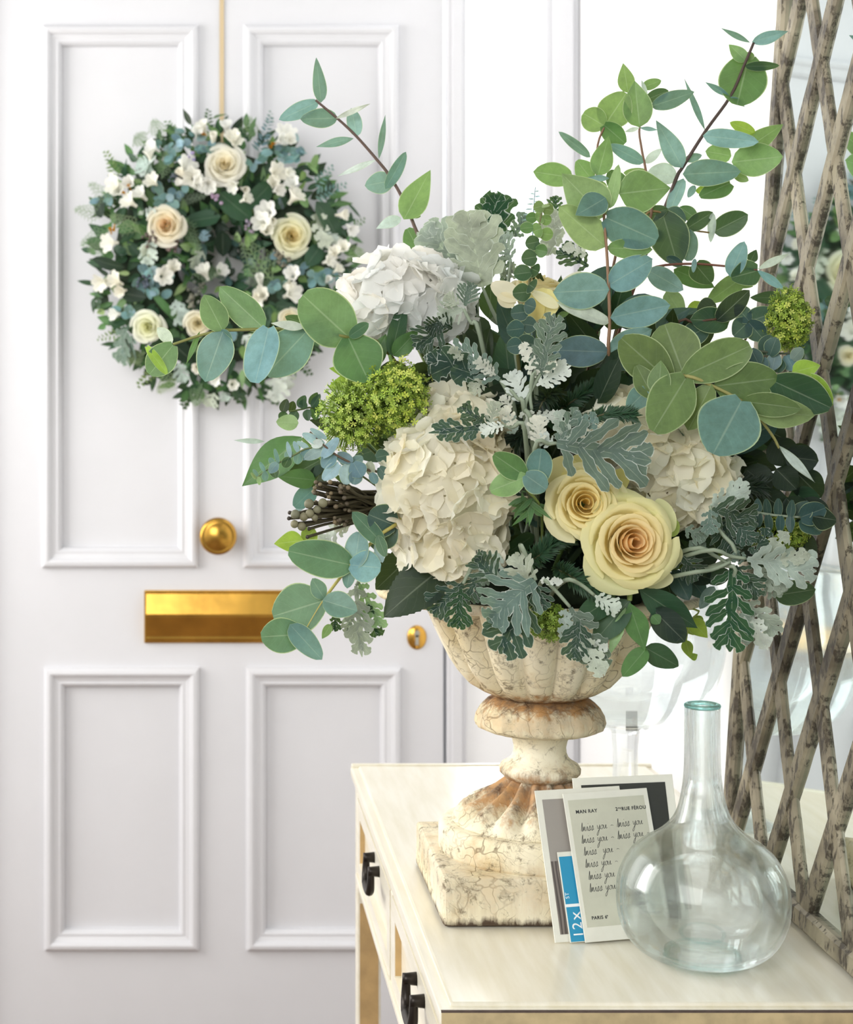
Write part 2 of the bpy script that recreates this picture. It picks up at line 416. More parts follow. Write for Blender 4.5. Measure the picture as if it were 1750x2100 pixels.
# front door
ZB = .012
panels = [(92, 401, 58, 1158), (505, 812, 58, 1158), (97, 403, 1374, 1942), (511, 816, 1374, 1942)]
bm = bmesh.new()
xs = [DL, dx(panels[0][0]), dx(panels[0][1]), dx(panels[1][0]), dx(panels[1][1]), DR]
zs_ = [ZB, dz(1942), dz(1374), dz(1158), dz(58), DTOP]
def fill(i, j): return not (i in (1, 3) and j in (1, 3))
for i in range(5):
    for j in range(5):
        if fill(i, j): box(bm, (xs[i], DY, zs_[j]), (xs[i + 1], DY + .044, zs_[j + 1]))
bmesh.ops.remove_doubles(bm, verts=bm.verts, dist=1e-5)
door = obj('door_1', bm, M['white']); door['kind'] = 'structure'
prof = [(-.006, 0), (-.005, .009), (.0, .014), (.006, .015), (.011, .012), (.014, .007), (.022, .004), (.027, .0045), (.031, .001), (.034, -.004), (.035, -.016)]
for (a, b, c, d) in panels:
    x0, x1, z1, z0 = dx(a), dx(b), dz(c), dz(d)
    boxobj('panel', (x0 + .001, DY + .014, z0 + .001), (x1 - .001, DY + .03, z1 - .001), M['white'], door)
    vs, fs = [], []
    for (ins, h) in prof:
        for (x, z) in ((x0 + ins, z0 + ins), (x1 - ins, z0 + ins), (x1 - ins, z1 - ins), (x0 + ins, z1 - ins)): vs.append((x, DY - h, z))
    for i in range(len(prof) - 1):
        for k in range(4): fs.append((i * 4 + k, i * 4 + (k + 1) % 4, (i + 1) * 4 + (k + 1) % 4, (i + 1) * 4 + k))
    pyobj('moulding', vs, fs, M['white'], door, sm=False)
kn = lathe_mesh('knob', [(.004, 0), (.024, 0), (.024, .006), (.013, .010), (.012, .03), (.018, .034), (.034, .040), (.0372, .048), (.036, .056), (.031, .060), (.030, .0592), (.026, .0615), (.012, .065), (.002, .066)], 48)
k = link('knob', kn, M['brass'], door, (dx(447), DY, dz(1095))); k.rotation_euler = (PI / 2, 0, 0); k['label'] = 'round aged brass centre knob'
# letter plate: a flap that is bent along its middle, on a back plate
lx0, lx1, lz1, lz0 = dx(296), dx(606), dz(1210), dz(1318)
bm = bmesh.new(); box(bm, (lx0, DY - .006, lz0), (lx1, DY + .001, lz1)); bevel(bm, .002)
lp = obj('letter_plate', bm, M['brass'], door); lp['label'] = 'shiny brass letter plate'
pr = [(-.004, lz1 - .004), (-.012, lz1 - .006), (-.0208, lz1 - .046), (-.0205, lz1 - .052), (-.011, lz0 + .014), (-.013, lz0 + .010), (-.0125, lz0 + .006), (-.004, lz0 + .003)]
vs = [(x, DY + y, z) for x in (lx0 + .004, lx1 - .004) for (y, z) in pr]; n = len(pr)
fs = [(i, i + 1, n + i + 1, n + i) for i in range(n - 1)] + [tuple(range(n))[::-1], tuple(range(n, 2 * n))]
pyobj('flap', vs, fs, M['brass'], lp, sm=False)
es = lathe_mesh('escutcheon', [(.002, 0), (.0195, 0), (.0195, .002), (.017, .0045), (.002, .005)], 40)
e = link('escutcheon', es, M['brass'], door, (dx(855), DY, dz(1307))); e.rotation_euler = (PI / 2, 0, 0); e.scale = (1, 1.25, 1); e['label'] = 'oval brass keyhole plate'
bm = bmesh.new()
for (cx, cz, r0, h0, h1) in ((0, .006, .0055, 0, 0),):
    bmesh.ops.create_cone(bm, cap_ends=True, segments=20, radius1=r0, radius2=r0, depth=.002, matrix=Matrix.Translation((0, .0065, .005)))
box(bm, (-.0035, -.012, .004), (.0035, .004, .006))
kh = obj('keyhole', bm, M['steel'], e); kh['label'] = 'bright steel keyhole'
for s in (-1, 1):
    bm = bmesh.new(); bmesh.ops.create_uvsphere(bm, u_segments=10, v_segments=6, radius=.0022, matrix=Matrix.Translation((0, s * .0155, .004)))
    obj('screw', bm, M['brass'], e)

# ------------------------------------------------------------------ console table
TZ = .80
TX0, TX1, TY0, TY1 = .2215, .686, 1.668, 2.712
table = thing('console_table', (.45, 2.19, 0), 'cream painted console table with worn dark edges and two drawers', 'table')
tl = table.location
def tb(name, lo, hi, mat, bv=.002, parent=None, seg=2):
    bm = bmesh.new(); box(bm, lo, hi)
    if bv: bevel(bm, bv, seg)
    p = parent or table
    o = obj(name, bm, mat, p); o.location = -parent_loc(p); return o
top = tb('tabletop', (TX0, TY0, TZ - .0185), (TX1, TY1, TZ - .004), M['cream'], .003)
tb('top_panel', (TX0 + .011, TY0 + .011, TZ - .006), (TX1 - .011, TY1 - .016, TZ), M['cream'], .003, top)
tb('edge_bead', (TX0 + .0005, TY1 - .011, TZ - .005), (TX1 - .001, TY1 - .002, TZ + .002), M['cream'], .003, top)
tb('front_edge', (TX0 + .0015, TY0 - .0004, TZ - .0178), (TX1 - .002, TY0 + .001, TZ - .005), M['tan_shaded'], 0, top)
for (lo, hi) in (((TX0 + .001, TY0 - .0005, TZ - .0055), (TX1 - .002, TY0 + .002, TZ - .0035)), ((TX0 + .001, TY0 - .0005, TZ - .0195), (TX1 - .002, TY0 + .002, TZ - .0172))):
    tb('worn_edge', lo, hi, M['worn'], 0, top)
tb('moulding', (TX0 + .004, TY0 + .004, TZ - .028), (TX1 - .004, TY1 - .004, TZ - .0185), M['cream'], .003)
AX = .2285
ZA = TZ - .028
# carcass: rails, ends, back
tb('end_panel', (AX + .03, TY0 + .02, .62), (TX1 - .03, TY0 + .035, ZA), M['cream'])
tb('end_panel', (AX + .03, TY1 - .035, .62), (TX1 - .03, TY1 - .02, ZA), M['cream'])
tb('back_panel', (TX1 - .03, TY0 + .02, .62), (TX1 - .015, TY1 - .02, ZA), M['cream'])
tb('rail', (AX, TY0 + .05, .622), (AX + .02, TY1 - .05, .645), M['cream'], .003)
tb('rail', (AX, TY0 + .05, ZA - .012), (AX + .02, TY1 - .05, ZA), M['cream'], .002)
tb('divider', (AX, 2.166, .645), (AX + .02, 2.186, ZA - .012), M['cream'], .002)
tb('moulding', (AX - .004, TY0 + .05, .636), (AX + .004, TY1 - .05, .647), M['cream'], .003)
for (lx, ly) in ((AX - .001, TY0 + .015), (AX - .001, TY1 - .052), (TX1 - .045, TY0 + .015), (TX1 - .045, TY1 - .052)):
    lg = tb('leg', (lx, ly, 0), (lx + .036, ly + .036, ZA), M['cream'], .003)
    tb('inset', (lx + .004, ly - .0006, .02), (lx + .032, ly + .001, .6), M['tan'], 0, lg)
def drawer(y0, y1, hy):
    z0, z1 = .648, ZA - .013
    dr = tb('drawer', (AX + .007, y0, z0), (AX + .3, y1, z1), M['cream'], .001)
    fw = .035
    for (a, b, c, d) in ((y0, y0 + fw, z0, z1), (y1 - fw, y1, z0, z1), (y0 + fw, y1 - fw, z0, z0 + .022), (y0 + fw, y1 - fw, z1 - .022, z1)):
        bm = bmesh.new(); box(bm, (AX - .001, a, c), (AX + .0075, b, d)); o = obj('drawer_frame', bm, M['cream'], dr); o.location = -parent_loc(dr)
    bm = bmesh.new(); box(bm, (AX - .0002, y1 - fw - .0012, z0 + .024), (AX + .007, y1 - fw + .0005, z1 - .024)); o = obj('bare_edge', bm, M['tan'], dr); o.location = -parent_loc(dr)
    # bail pull: two posts and a drop loop
    pts = []
    hz = .745
    vs, fs = [], []
    for s in (-1, 1):
        P = [Vector((AX - .0, hy + s * .034, hz)), Vector((AX - .012, hy + s * .034, hz)), Vector((AX - .016, hy + s * .034, hz))]
        a, b = tube_data(P, lambda t: .0075 if t < .3 else .0062, 12, len(vs)); vs += a; fs += b
    P = catmull([(AX - .012, hy - .034, hz + .004), (AX - .0125, hy - .034, hz - .014), (AX - .013, hy - .029, hz - .026), (AX - .0135, hy - .016, hz - .031), (AX - .0135, hy + .016, hz - .031), (AX - .013, hy + .029, hz - .026), (AX - .0125, hy + .034, hz - .014), (AX - .012, hy + .034, hz + .004)], 5)
    a, b = tube_data(P, lambda t: .0042 + .002 * abs(math.sin(t * PI)), 10, len(vs)); vs += a; fs += b
    h = pyobj('handle', vs, fs, M['iron'], dr); h.location = -parent_loc(dr); h['label'] = 'dark iron bail pull'
drawer(2.188, 2.655, 2.352)
drawer(1.722, 2.164, 1.872)

# ------------------------------------------------------------------ urn
UX, UY = .3845, 2.028
urn = thing('urn', (UX, UY, TZ + .0007), 'weathered cream fluted pedestal urn with rust stains holding the bouquet', 'urn')
US = F / UY
def uz(y): return (CAMZ - (y - PY) / US) - TZ
def ur(p): return p / US
bm = bmesh.new(); box(bm, (-.1285, -.1225, 0), (.1285, .1285, .053)); bevel(bm, .006, 3)
bmesh.ops.subdivide_edges(bm, edges=list(bm.edges), cuts=3, use_grid_fill=True)
for v in bm.verts:
    v.co += Vector((noise.noise(v.co * 30), noise.noise(v.co * 30 + Vector((9, 2, 1))), noise.noise(v.co * 30 + Vector((3, 7, 1))) if v.co.z > .01 else 0)) * .0012
obj('plinth', bm, M['urn'], urn, sm=False)
def flute(n, amp, twist=0, z0=0, k=1):
    def f(r, z, a):
        s = abs(math.sin(n / 2 * (a + twist * (z - z0)))) ** .7
        return r + amp * r * (s - .6) * k, z
    return f
urn_parts = []
drum = [(.02, .050), (.1135, .050), (.1165, .056), (.1165, .078), (.114, .083), (.110, .085), (.02, .086)]
urn_parts.append(link('foot_ring', lathe_mesh('foot_ring', drum, 72), M['urn'], urn))
def domefn(r, z, a):
    t = (z - .085) / .075
    amp = max(0, math.sin(PI * min(1, max(0, t)))) * .17
    s = abs(math.sin(8 * a + t * 1.6)) ** .8
    return r * (1 + amp * (s - .6)), z + .013 * (s - .4) * max(0, math.sin(PI * min(1, t * 1.25))) * (t < .8)
dome = [(.02, .083), (.100, .0855)] + [(ur(p), uz(y)) for p, y in ((180, 1688), (170, 1672), (150, 1657), (122, 1646), (104, 1638), (88, 1628), (73, 1614), (63, 1603), (58, 1594))]
dome = [(r, max(.085, z)) for r, z in dome] + [(.01, uz(1593))]
# densify
def dens(p, n=4):
    out = []
    for i in range(len(p) - 1):
        for k in range(n): out.append((p[i][0] + (p[i + 1][0] - p[i][0]) * k / n, p[i][1] + (p[i + 1][1] - p[i][1]) * k / n))
    return out + [p[-1]]
urn_parts.append(link('foot', lathe_mesh('foot', dens(dome, 3), 128, domefn), M['urn'], urn))
stem = [(10, 1598), (60, 1597), (72, 1594), (82, 1584), (83, 1576), (78, 1567), (66, 1560), (58, 1553), (54, 1543), (53, 1532), (56, 1518), (62, 1507), (68, 1499), (10, 1498)]
urn_parts.append(link('stem', lathe_mesh('stem', [(ur(p), uz(y)) for p, y in stem], 64), M['urn'], urn))
collar = [(10, 1500), (72, 1500), (110, 1497), (129, 1489), (132, 1480), (129, 1466), (120, 1450), (108, 1438), (94, 1430), (84, 1427), (10, 1426)]
urn_parts.append(link('collar', lathe_mesh('collar', dens([(ur(p), uz(y)) for p, y in collar], 2), 96, flute(20, .03)), M['urn'], urn))
bowl = [(8, 1432), (70, 1432), (92, 1427), (118, 1416), (147, 1398), (165, 1378), (181, 1354), (197, 1322), (211, 1292), (223, 1264), (233, 1240), (243, 1224)]
def bowlfn(r, z, a):
    s = abs(math.sin(8 * a)) ** .6
    k = min(1, max(0, (z - uz(1430)) / .02))
    return r * (1 + .15 * (s - .85) * k), z
inner = [(235, 1226), (205, 1240), (8, 1250)]
urn_parts.append(link('bowl', lathe_mesh('bowl', dens([(ur(p), uz(y)) for p, y in bowl], 4) + [(ur(p), uz(y)) for p, y in inner], 160, bowlfn), M['urn'], urn))
rim = [(225, 1236), (262, 1236), (290, 1231), (316, 1228), (332, 1222), (336, 1213), (328, 1206), (310, 1210), (280, 1218), (225, 1220)]
urn_parts.append(link('rim', lathe_mesh('rim', [(ur(p), uz(y)) for p, y in rim], 96, closed=True), M['urn'], urn))
bm = bmesh.new(); bmesh.ops.create_uvsphere(bm, u_segments=32, v_segments=16, radius=1)
for v in bm.verts: v.co = Vector((v.co.x * .125, v.co.y * .11, v.co.z * .05 + .36)) * (1 + .04 * noise.noise(v.co * 4))
mo = obj('moss', bm, M['moss'], urn, sm=True); mo['label'] = 'dark moss filling the urn mouth'

# ------------------------------------------------------------------ leaning lattice mirror
mirror = thing('lattice_mirror', (.645, 1.8, TZ), 'tall leaning mirror covered by a diamond lattice of peeling silvery brown bars', 'mirror')
LE = .068
def mp(Y, z, off=0):      # mirror plane: world point at (Y, z), off = distance in front of the glass
    q = Vector((.6485 + LE * (z - .8), Y, z)); nn = Vector((-1, 0, LE)).normalized(); return q + nn * off
YF, YN, ZB_, ZT = 2.17, 1.204, .812, 2.0
ml = mirror.location
bm = bmesh.new()
def slab(bm, pts, o0, o1):
    a = [bm.verts.new(mp(y, z, o0) - ml) for y, z in pts]; b = [bm.verts.new(mp(y, z, o1) - ml) for y, z in pts]
    n = len(pts); bm.faces.new(a); bm.faces.new(b[::-1])
    for i in range(n): bm.faces.new((a[i], a[(i + 1) % n], b[(i + 1) % n], b[i]))
slab(bm, [(YF + .02, ZB_ - .008), (YN - .02, ZB_ - .008), (YN - .02, ZT), (YF + .02, ZT)], -.005, -.003)
obj('backing_board', bm, M['worn'], mirror)
def bar(name, a, b, wd, o0, o1, ch=.004, shift=0):
    (y0, z0), (y1, z1) = a, b
    d = Vector((y1 - y0, z1 - z0)).normalized(); s = Vector((-d.y, d.x)) * wd / 2
    L = math.hypot(y1 - y0, z1 - z0); n = max(2, int(L / .02))
    prof = [(-1, o0), (-1, o1 - ch), (-1 + 2 * ch / wd, o1), (1 - 2 * ch / wd, o1), (1, o1 - ch), (1, o0)]
    vs, fs = [], []
    for i in range(n + 1):
        t = i / n; y, z = y0 + (y1 - y0) * t, z0 + (z1 - z0) * t
        for (k, o) in prof:
            j = noise.noise(Vector((y * 40, z * 40, k * 3 + o * 200))) * .0005
            vs.append(tuple(mp(y + s.x * k, z + s.y * k, o + j) - ml))
    m = len(prof)
    for i in range(n):
        for k in range(m): fs.append((i * m + k, i * m + (k + 1) % m, (i + 1) * m + (k + 1) % m, (i + 1) * m + k))
    fs.append(tuple(range(m))[::-1]); fs.append(tuple(n * m + k for k in range(m)))
    return pyobj(name, vs, fs, M['bark'], mirror, sm=False)
HY, HZ = .069, .119
NZ = 10
# mirror panes: diamonds, halved along the edges, each bevelled and a touch out of true
def pane(pts):
    cy = sum(p[0] for p in pts) / len(pts); cz = sum(p[1] for p in pts) / len(pts)
    vs, fs = [], []
    ty, tz = R.uniform(-.004, .004), R.uniform(-.004, .004)
    for sc, o in ((.97, -.003), (.97, .0), (.80, .003)):
        for y, z in pts:
            yy, zz = cy + (y - cy) * sc, cz + (z - cz) * sc
            vs.append(tuple(mp(yy, zz, o + (ty * (yy - cy) + tz * (zz - cz) if o > 0 else 0)) - ml))
    n = len(pts)
    for l in range(2):
        for i in range(n): fs.append((l * n + i, l * n + (i + 1) % n, (l + 1) * n + (i + 1) % n, (l + 1) * n + i))
    fs.append(tuple(2 * n + i for i in range(n)))
    pyobj('mirror_pane', vs, fs, M['mirror'], mirror, sm=False)
NY = 7
for j in range(NZ + 1):
    for i in range(2 * NY + 1):
        if (i + j) % 2 == 0: continue
        y, z = YF - i * HY, ZB_ + j * HZ
        pts = [(y, z - HZ), (y - HY, z), (y, z + HZ), (y + HY, z)]
        if i == 0: pts = [(y, z - HZ), (y - HY, z), (y, z + HZ)]
        if i == 2 * NY: pts = [(y, z - HZ), (y, z + HZ), (y + HY, z)]
        if j == 0: pts = [p for p in pts if p[1] >= z - 1e-6]
        if j == NZ: pts = [p for p in pts if p[1] <= z + 1e-6]
        if len(pts) >= 3: pane(pts)
ZT2 = ZB_ + NZ * HZ
# node parity: (i + j) even are crossings
def seg(y, z, sy):           # follow one diagonal from the bottom / near side until it leaves the sheet
    y1, z1 = y, z
    while -1e-6 <= (YF - y1) + 1e-9 and YN - 1e-6 <= y1 + sy * HY <= YF + 1e-6 and z1 + HZ <= ZT2 + 1e-6: y1 += sy * HY; z1 += HZ
    return (y1, z1)
for i in range(0, 2 * NY + 1, 2):
    y = YF - i * HY
    for sy, o in ((1, .0075), (-1, .0095)):
        e_ = seg(y, ZB_, sy)
        if e_[1] > ZB_ + .01: bar('lattice_bar', (y, ZB_), e_, .025, .001, o, .003)
for j in range(2, NZ, 2):
    for y, sy, o in ((YF, -1, .0095), (YN, 1, .0075)):
        bar('lattice_bar', (y, ZB_ + j * HZ), seg(y, ZB_ + j * HZ, sy), .025, .001, o, .003)
bar('frame_bar', (YF + .006, ZB_ - .01), (YF + .006, ZT2), .026, -.003, .011)
bar('frame_bar', (YN - .006, ZB_ - .01), (YN - .006, ZT2), .026, -.003, .011)
bar('frame_bar', (YF + .02, ZB_ + .003), (YN - .02, ZB_ + .003), .024, -.003, .013)
bar('frame_bar', (YF + .02, ZT2), (YN - .02, ZT2), .026, -.003, .011)

# ------------------------------------------------------------------ glass bottle and the footed glass vase behind
BY = 1.80; bs = F / BY
def bpr(lst): return [(p / bs, CAMZ - (y - PY) / bs - TZ) for p, y in lst]
outer = bpr([(4, 1938), (40, 1941), (58, 1942), (92, 1936), (123, 1924), (146, 1904), (163, 1876), (172, 1845), (174, 1812), (171, 1780), (160, 1750), (143, 1722), (120, 1702), (98, 1688), (78, 1672), (63, 1656), (53, 1638), (46, 1615), (41, 1588), (37.5, 1555), (36, 1510), (36, 1440), (36, 1424), (34.5, 1418)])
outer = [(r, z - outer[2][1]) for r, z in outer]
def dens_cr(p, n=3): return [(v.x, v.y) for v in catmull([(a, b, 0) for a, b in p], n)]
outer = dens_cr(outer)
inner = []
for i, (r, z) in enumerate(outer):
    th = .0034 if z < .18 else .0055
    if r > th + .001: inner.append((r - th * (1 if z > .02 else .6), max(z + (.004 if z < .06 else 0), .0065)))
bottle_me = lathe_mesh('glass_bottle', outer + inner[::-1], 72, lambda r, z, a: (r * (1 + .006 * math.sin(3 * a + z * 20) + .004 * math.sin(7 * a - z * 60)), z))
bottle = link('glass_bottle', bottle_me, M['bottle'], None, ((1441 - PX) / bs, BY, TZ + .0005))
tag(bottle, 'round bellied aqua glass bottle with a long neck in front of the postcards', 'bottle')
tr_, tz_ = outer[-1]
def ring(R_, r_, z, n=10): return [(R_ + r_ * math.cos(2 * PI * k / n), z + r_ * .8 * math.sin(2 * PI * k / n)) for k in range(n)]
lp_ = link('lip', lathe_mesh('lip', ring(tr_ - .0016, .0030, tz_ - .001), 48, closed=True), M['lip'], bottle); lp_['label'] = 'thick teal glass lip'
bsr = link('base', lathe_mesh('base', ring(.036, .0035, .0042), 48, closed=True), M['lip'], bottle); bsr['label'] = 'thick teal glass base ring'
VY = 2.40; vs_ = F / VY
vp = [(6, 1672), (86, 1672), (90, 1668), (70, 1660), (36, 1646), (28, 1625), (26, 1590), (25, 1550), (27, 1520), (30, 1500), (46, 1494), (50, 1489), (44, 1484), (92, 1474), (140, 1450), (176, 1410), (194, 1360), (200, 1310), (197, 1260), (186, 1210), (172, 1165), (166, 1130)]
vo = dens_cr([(p / vs_, CAMZ - (y - PY) / vs_ - TZ) for p, y in vp], 3)
z0 = min(z for r, z in vo); vo = [(r, z - z0) for r, z in vo]
vi = [(r - .003, z + .003) for r, z in vo if z > CAMZ - (1478 - PY) / vs_ - TZ - z0 and r > .02]
vase = link('footed_glass_vase', lathe_mesh('footed_glass_vase', vo + vi[::-1] + [(.003, vi[0][1])], 72), M['vase'], None, ((1283 - PX) / vs_, VY, TZ + .0005))
tag(vase, 'large clear footed glass vase standing behind the urn', 'vase')
bm = bmesh.new(); box(bm, (-.008, -.0005, 0), (.008, .0005, .026))
st = obj('sticker', bm, plain('grey_sticker', '#a9a8a6', .5), vase, (.004, -.0185, .118)); st['label'] = 'small grey label on the glass stem'
bm = bmesh.new(); box(bm, (-.0022, -.0004, 0), (.0022, .0002, .005)); 
stm = obj('mark', bm, M['brass'], st, (.003, -.0005, .011))

# ------------------------------------------------------------------ postcards leaning on the plinth
def card_frame(px, py, yaw, lean, roll):
    """origin on the table at the card's lower left corner; local x along the card, y up the card, z out of its face"""
    Y = (CAMZ - TZ) * F / (py - PY); o = at(px, py, Y)
    m = Matrix.Rotation(yaw, 4, 'Z') @ Matrix.Rotation(PI / 2 - lean, 4, 'X') @ Matrix.Rotation(roll, 4, 'Z')
    return Matrix.Translation(o + Vector((0, 0, .0018))) @ m
def card(name, label, W_, H_, th, mat, mtx, off=0, group=None, cat='card'):
    bm = bmesh.new(); box(bm, (0, 0, -th), (W_, H_, 0)); bevel(bm, min(.0004, th * .3), 1)
    o = obj(name, bm, mat); o.matrix_world = mtx @ Matrix.Translation((0, 0, off)); tag(o, label, cat, group); return o
def inset(name, parent, x0, y0, x1, y1, mat, z=.0004, label=None):
    bm = bmesh.new(); box(bm, (x0, y0, .0), (x1, y1, z)); o = obj(name, bm, mat, parent)
    if label: o['label'] = label
    return o
def text(body, parent, x, y, size, mat, z=.0005, rot=0, bold=False, align='LEFT'):
    cu = bpy.data.curves.new('lettering', 'FONT'); cu.body = body; cu.size = size; cu.extrude = .0001; cu.align_x = align
    if bold: cu.offset = size * .02
    cu.space_character = 1.12
    t = bpy.data.objects.new('lettering', cu); C.objects.link(t); bpy.context.view_layer.update()
    me = bpy.data.meshes.new_from_object(t.evaluated_get(bpy.context.evaluated_depsgraph_get())); bpy.data.objects.remove(t)
    o = link('lettering', me, mat, parent, (x, y, z)); me.materials.clear(); me.materials.append(mat); o.rotation_euler = (0, 0, rot); return o
LEAN = math.radians(20.5)
ma = card_frame(1206, 1918, .02, math.radians(17.5), math.radians(2.0))
c4 = card('black_photo_card', 'white bordered card with a black picture, rearmost of the cards', .111, .163, .0012, M['paper'], ma, 0, 'cards leaning on the urn')
inset('picture', c4, .009, .010, .102, .155, M['print_dark'])
mb = card_frame(1141, 1937, .15, LEAN, math.radians(1.2))
c2 = card('grey_photo_card', 'white bordered grey photograph partly hidden by the handwritten postcard', .097, .158, .0011, M['paper'], mb, -.0035, 'cards leaning on the urn')
inset('picture', c2, .007, .008, .090, .148, M['photo'])
mc = card_frame(1171, 1937, .16, LEAN, math.radians(1.4))
c3 = card('turquoise_leaflet', 'narrow turquoise leaflet between the grey photograph and the postcard', .060, .093, .0010, M['paper'], mc, -.0018, 'cards leaning on the urn')
inset('cover', c3, .0012, .0008, .0588, .088, M['blue'])
text('12', c3, .0155, .004, .0155, M['print_white'], rot=PI / 2); text('x', c3, .0155, .0225, .017, M['print_white'], rot=PI / 2); text('1', c3, .0155, .032, .022, M['print_white'], rot=PI / 2, bold=True)
text('ST', c3, .0060, .0445, .0058, M['print_white'], rot=PI / 2)
md = card_frame(1201, 1937, .19, LEAN, math.radians(1.2))
c1 = card('handwritten_postcard', 'cream postcard with printed address and rows of black handwriting', .098, .1545, .0012, M['paper'], md, 0, 'cards leaning on the urn')
bm = bmesh.new(); box(bm, (.0045, .0150, 0), (.0925, .1470, .0004)); bevel(bm, .0001, 1)
pg = obj('letter', bm, M['letter'], c1); pg['label'] = 'grey letter sheet printed on the postcard'
text('MAN RAY', pg, .0115, .1325, .0052, M['ink'], bold=True); text('2', pg, .0575, .1325, .0052, M['ink'], bold=True); text('ME', pg, .0605, .1340, .0028, M['ink']); text('RUE FÉROU', pg, .0645, .1325, .0050, M['ink'], bold=True)
text('PARIS 6', pg, .0110, .0225, .0048, M['ink'], bold=True); text('e', pg, .0282, .0245, .0028, M['ink'], bold=True); text('DANTON 92-51', pg, .058, .0225, .0042, M['ink'])
GL = dict(m=[[(0, .02), (.06, .9), (.10, .1), (.14, .02), (.2, .48), (.25, .05), (.33, .48), (.40, .04), (.5, .12)]], i=[[(0, .1), (.08, .45), (.13, .03), (.22, .1)], [(.13, .72), (.15, .75)]],
          s=[[(0, .08), (.13, .5), (.18, .28), (.12, .0), (.02, .04), (.12, .03), (.28, .12)]], y=[[(0, .45), (.06, .12), (.16, .12), (.26, .48), (.16, -.35), (.04, -.62), (.0, -.45), (.16, -.08), (.36, .15)]],
          o=[[(.14, .45), (.02, .3), (.06, .03), (.2, .08), (.24, .34), (.14, .45), (.3, .38)]], u=[[(0, .42), (.05, .06), (.16, .1), (.24, .44), (.26, .06), (.38, .12)]], k=[[(.1, 1.2), (.02, -.3)], [(.3, .5), (.08, .25), (.32, .0)]],
          n=[[(0, .02), (.06, .46), (.09, .1), (.18, .46), (.24, .04), (.34, .1)]], v=[[(0, .45), (.09, .02), (.2, .46), (.28, .42)]], a=[[(.22, .42), (.06, .36), (.04, .04), (.18, .1), (.24, .42), (.26, .05), (.36, .12)]])
GL['-'] = [[(.05, .25), (.16, .32), (.3, .24)]]; GL[' '] = []
ADV = dict(m=.50, i=.21, s=.27, y=.34, o=.28, u=.37, k=.34, n=.33, v=.28, a=.35); ADV['-'] = .4; ADV[' '] = .3
def script(body, parent, x, y, size, slope=.04):
    vs, fs = [], []; cx = x
    for ch in body:
        for st in GL[ch]:
            P = catmull([(cx + px_ * size * 1.15 + py_ * size * .18, y + py_ * size + (cx - x) * slope, .0005) for px_, py_ in st], 4)
            for i in range(len(P) - 1):
                d = (P[i + 1] - P[i]); 
                if d.length < 1e-7: continue
                d.normalize(); s = Vector((-d.y, d.x, 0)) * (.00015 + .00008 * abs(d.y)); e2 = d * .00008; b = len(vs)
                for q, zz in ((P[i] - s - e2, 0), (P[i + 1] - s + e2, 0), (P[i + 1] + s + e2, 0), (P[i] + s - e2, 0)): vs.append((q.x, q.y, q.z + .00003 * (i % 3)))
                fs.append((b, b + 1, b + 2, b + 3))
        cx += ADV[ch] * size * 1.18
    pyobj('handwriting', vs, fs, M['ink'], parent, sm=False)
for i, (ln, xx) in enumerate((('miss you - miss you', .0155), ('miss you - miss you -', .014), ('miss  you -', .0145), ('miss you -', .0140), ('miss you', .0155), ('miss you', .0145))):
    script(ln, pg, xx - .001, .1135 - i * .0126, .0100)
script('kiss you', pg, .046, .0425, .0085); script('uvian', pg, .062, .033, .0075)
# ------------------------------------------------------------------ the bouquet: every stem is a thing of its own
def sprig(name, label, cat='branch', group='bouquet foliage', loc=None):
    return thing(name, loc or ROOT, label, cat, group)
EU = 'eucalyptus branches in the urn'
# slim branch that arches up towards the wreath
s = sprig('eucalyptus_branch', 'slim arching eucalyptus branch with small spaced leaves reaching up beside the wreath', group=EU)
stem_of(K2, 2.03, [(1005, 315), (1040, 345), (1135, 425), (1235, 520), (1345, 645), (1420, 740), (1500, 880), (1560, 1025), (1640, 1240)], s, .0013, '#5d4a40')
foliage(K2, 2.03, '''
1035 330 1010 75 84 s 0 15 v
1025 322 800 430 92 t 0 -20 b
1130 415 918 425 112 s .5 10 b
1115 420 1312 335 34 w -.5 0 l
1235 520 1208 356 92 t 0 10 b
1218 530 1008 575 52 s -.4 20 l
1360 645 1396 398 40 s .2 0 l
1345 650 1120 745 34 w -.2 0 l
1445 765 1280 795 122 s .4 10 b
1395 815 1518 605 78 s -.6 25 b
1500 985 1650 705 158 g -.8 0 v
1485 975 1345 1030 66 p 0 25 v
1535 950 1595 968 40 g .4 0 b
1605 1200 1520 1035 140 G .6 -10 e''', s)
# the horizontal branch on the left, in front of the wreath
s = sprig('eucalyptus_branch', 'broad leaved eucalyptus branch stretching sideways in front of the wreath', group=EU)
stem_of(K2, 1.88, [(205, 1685), (350, 1637), (480, 1607), (540, 1605), (720, 1600), (880, 1600), (1035, 1620), (1180, 1645), (1420, 1740, 4)], s, .0014, '#7d7f43')
foliage(K2, 1.88, '''
200 1680 115 1592 70 p 1 20 b
205 1690 75 1850 170 z -.3 0 r
60 1700 170 1850 60 y .3 0 r
355 1612 280 1795 34 G 0 0 l
485 1612 388 1898 205 s -.5 15 b
485 1612 380 1405 150 z -.6 -15 b
480 1600 530 1680 62 s -1 20 b
720 1600 470 1362 176 z 0 -10 b
740 1595 672 1908 200 t -.5 25 r
965 1602 726 1852 235 s 0 -15 r
1000 1590 830 1528 70 d .5 0 b
950 1588 752 1572 56 w -.8 30 l
1190 1645 925 1405 315 z .2 8 r
1190 1650 1300 1893 280 G -.6 -12 r
1192 1642 1300 1565 76 q -1.0 30 b''', s, bend=.06)
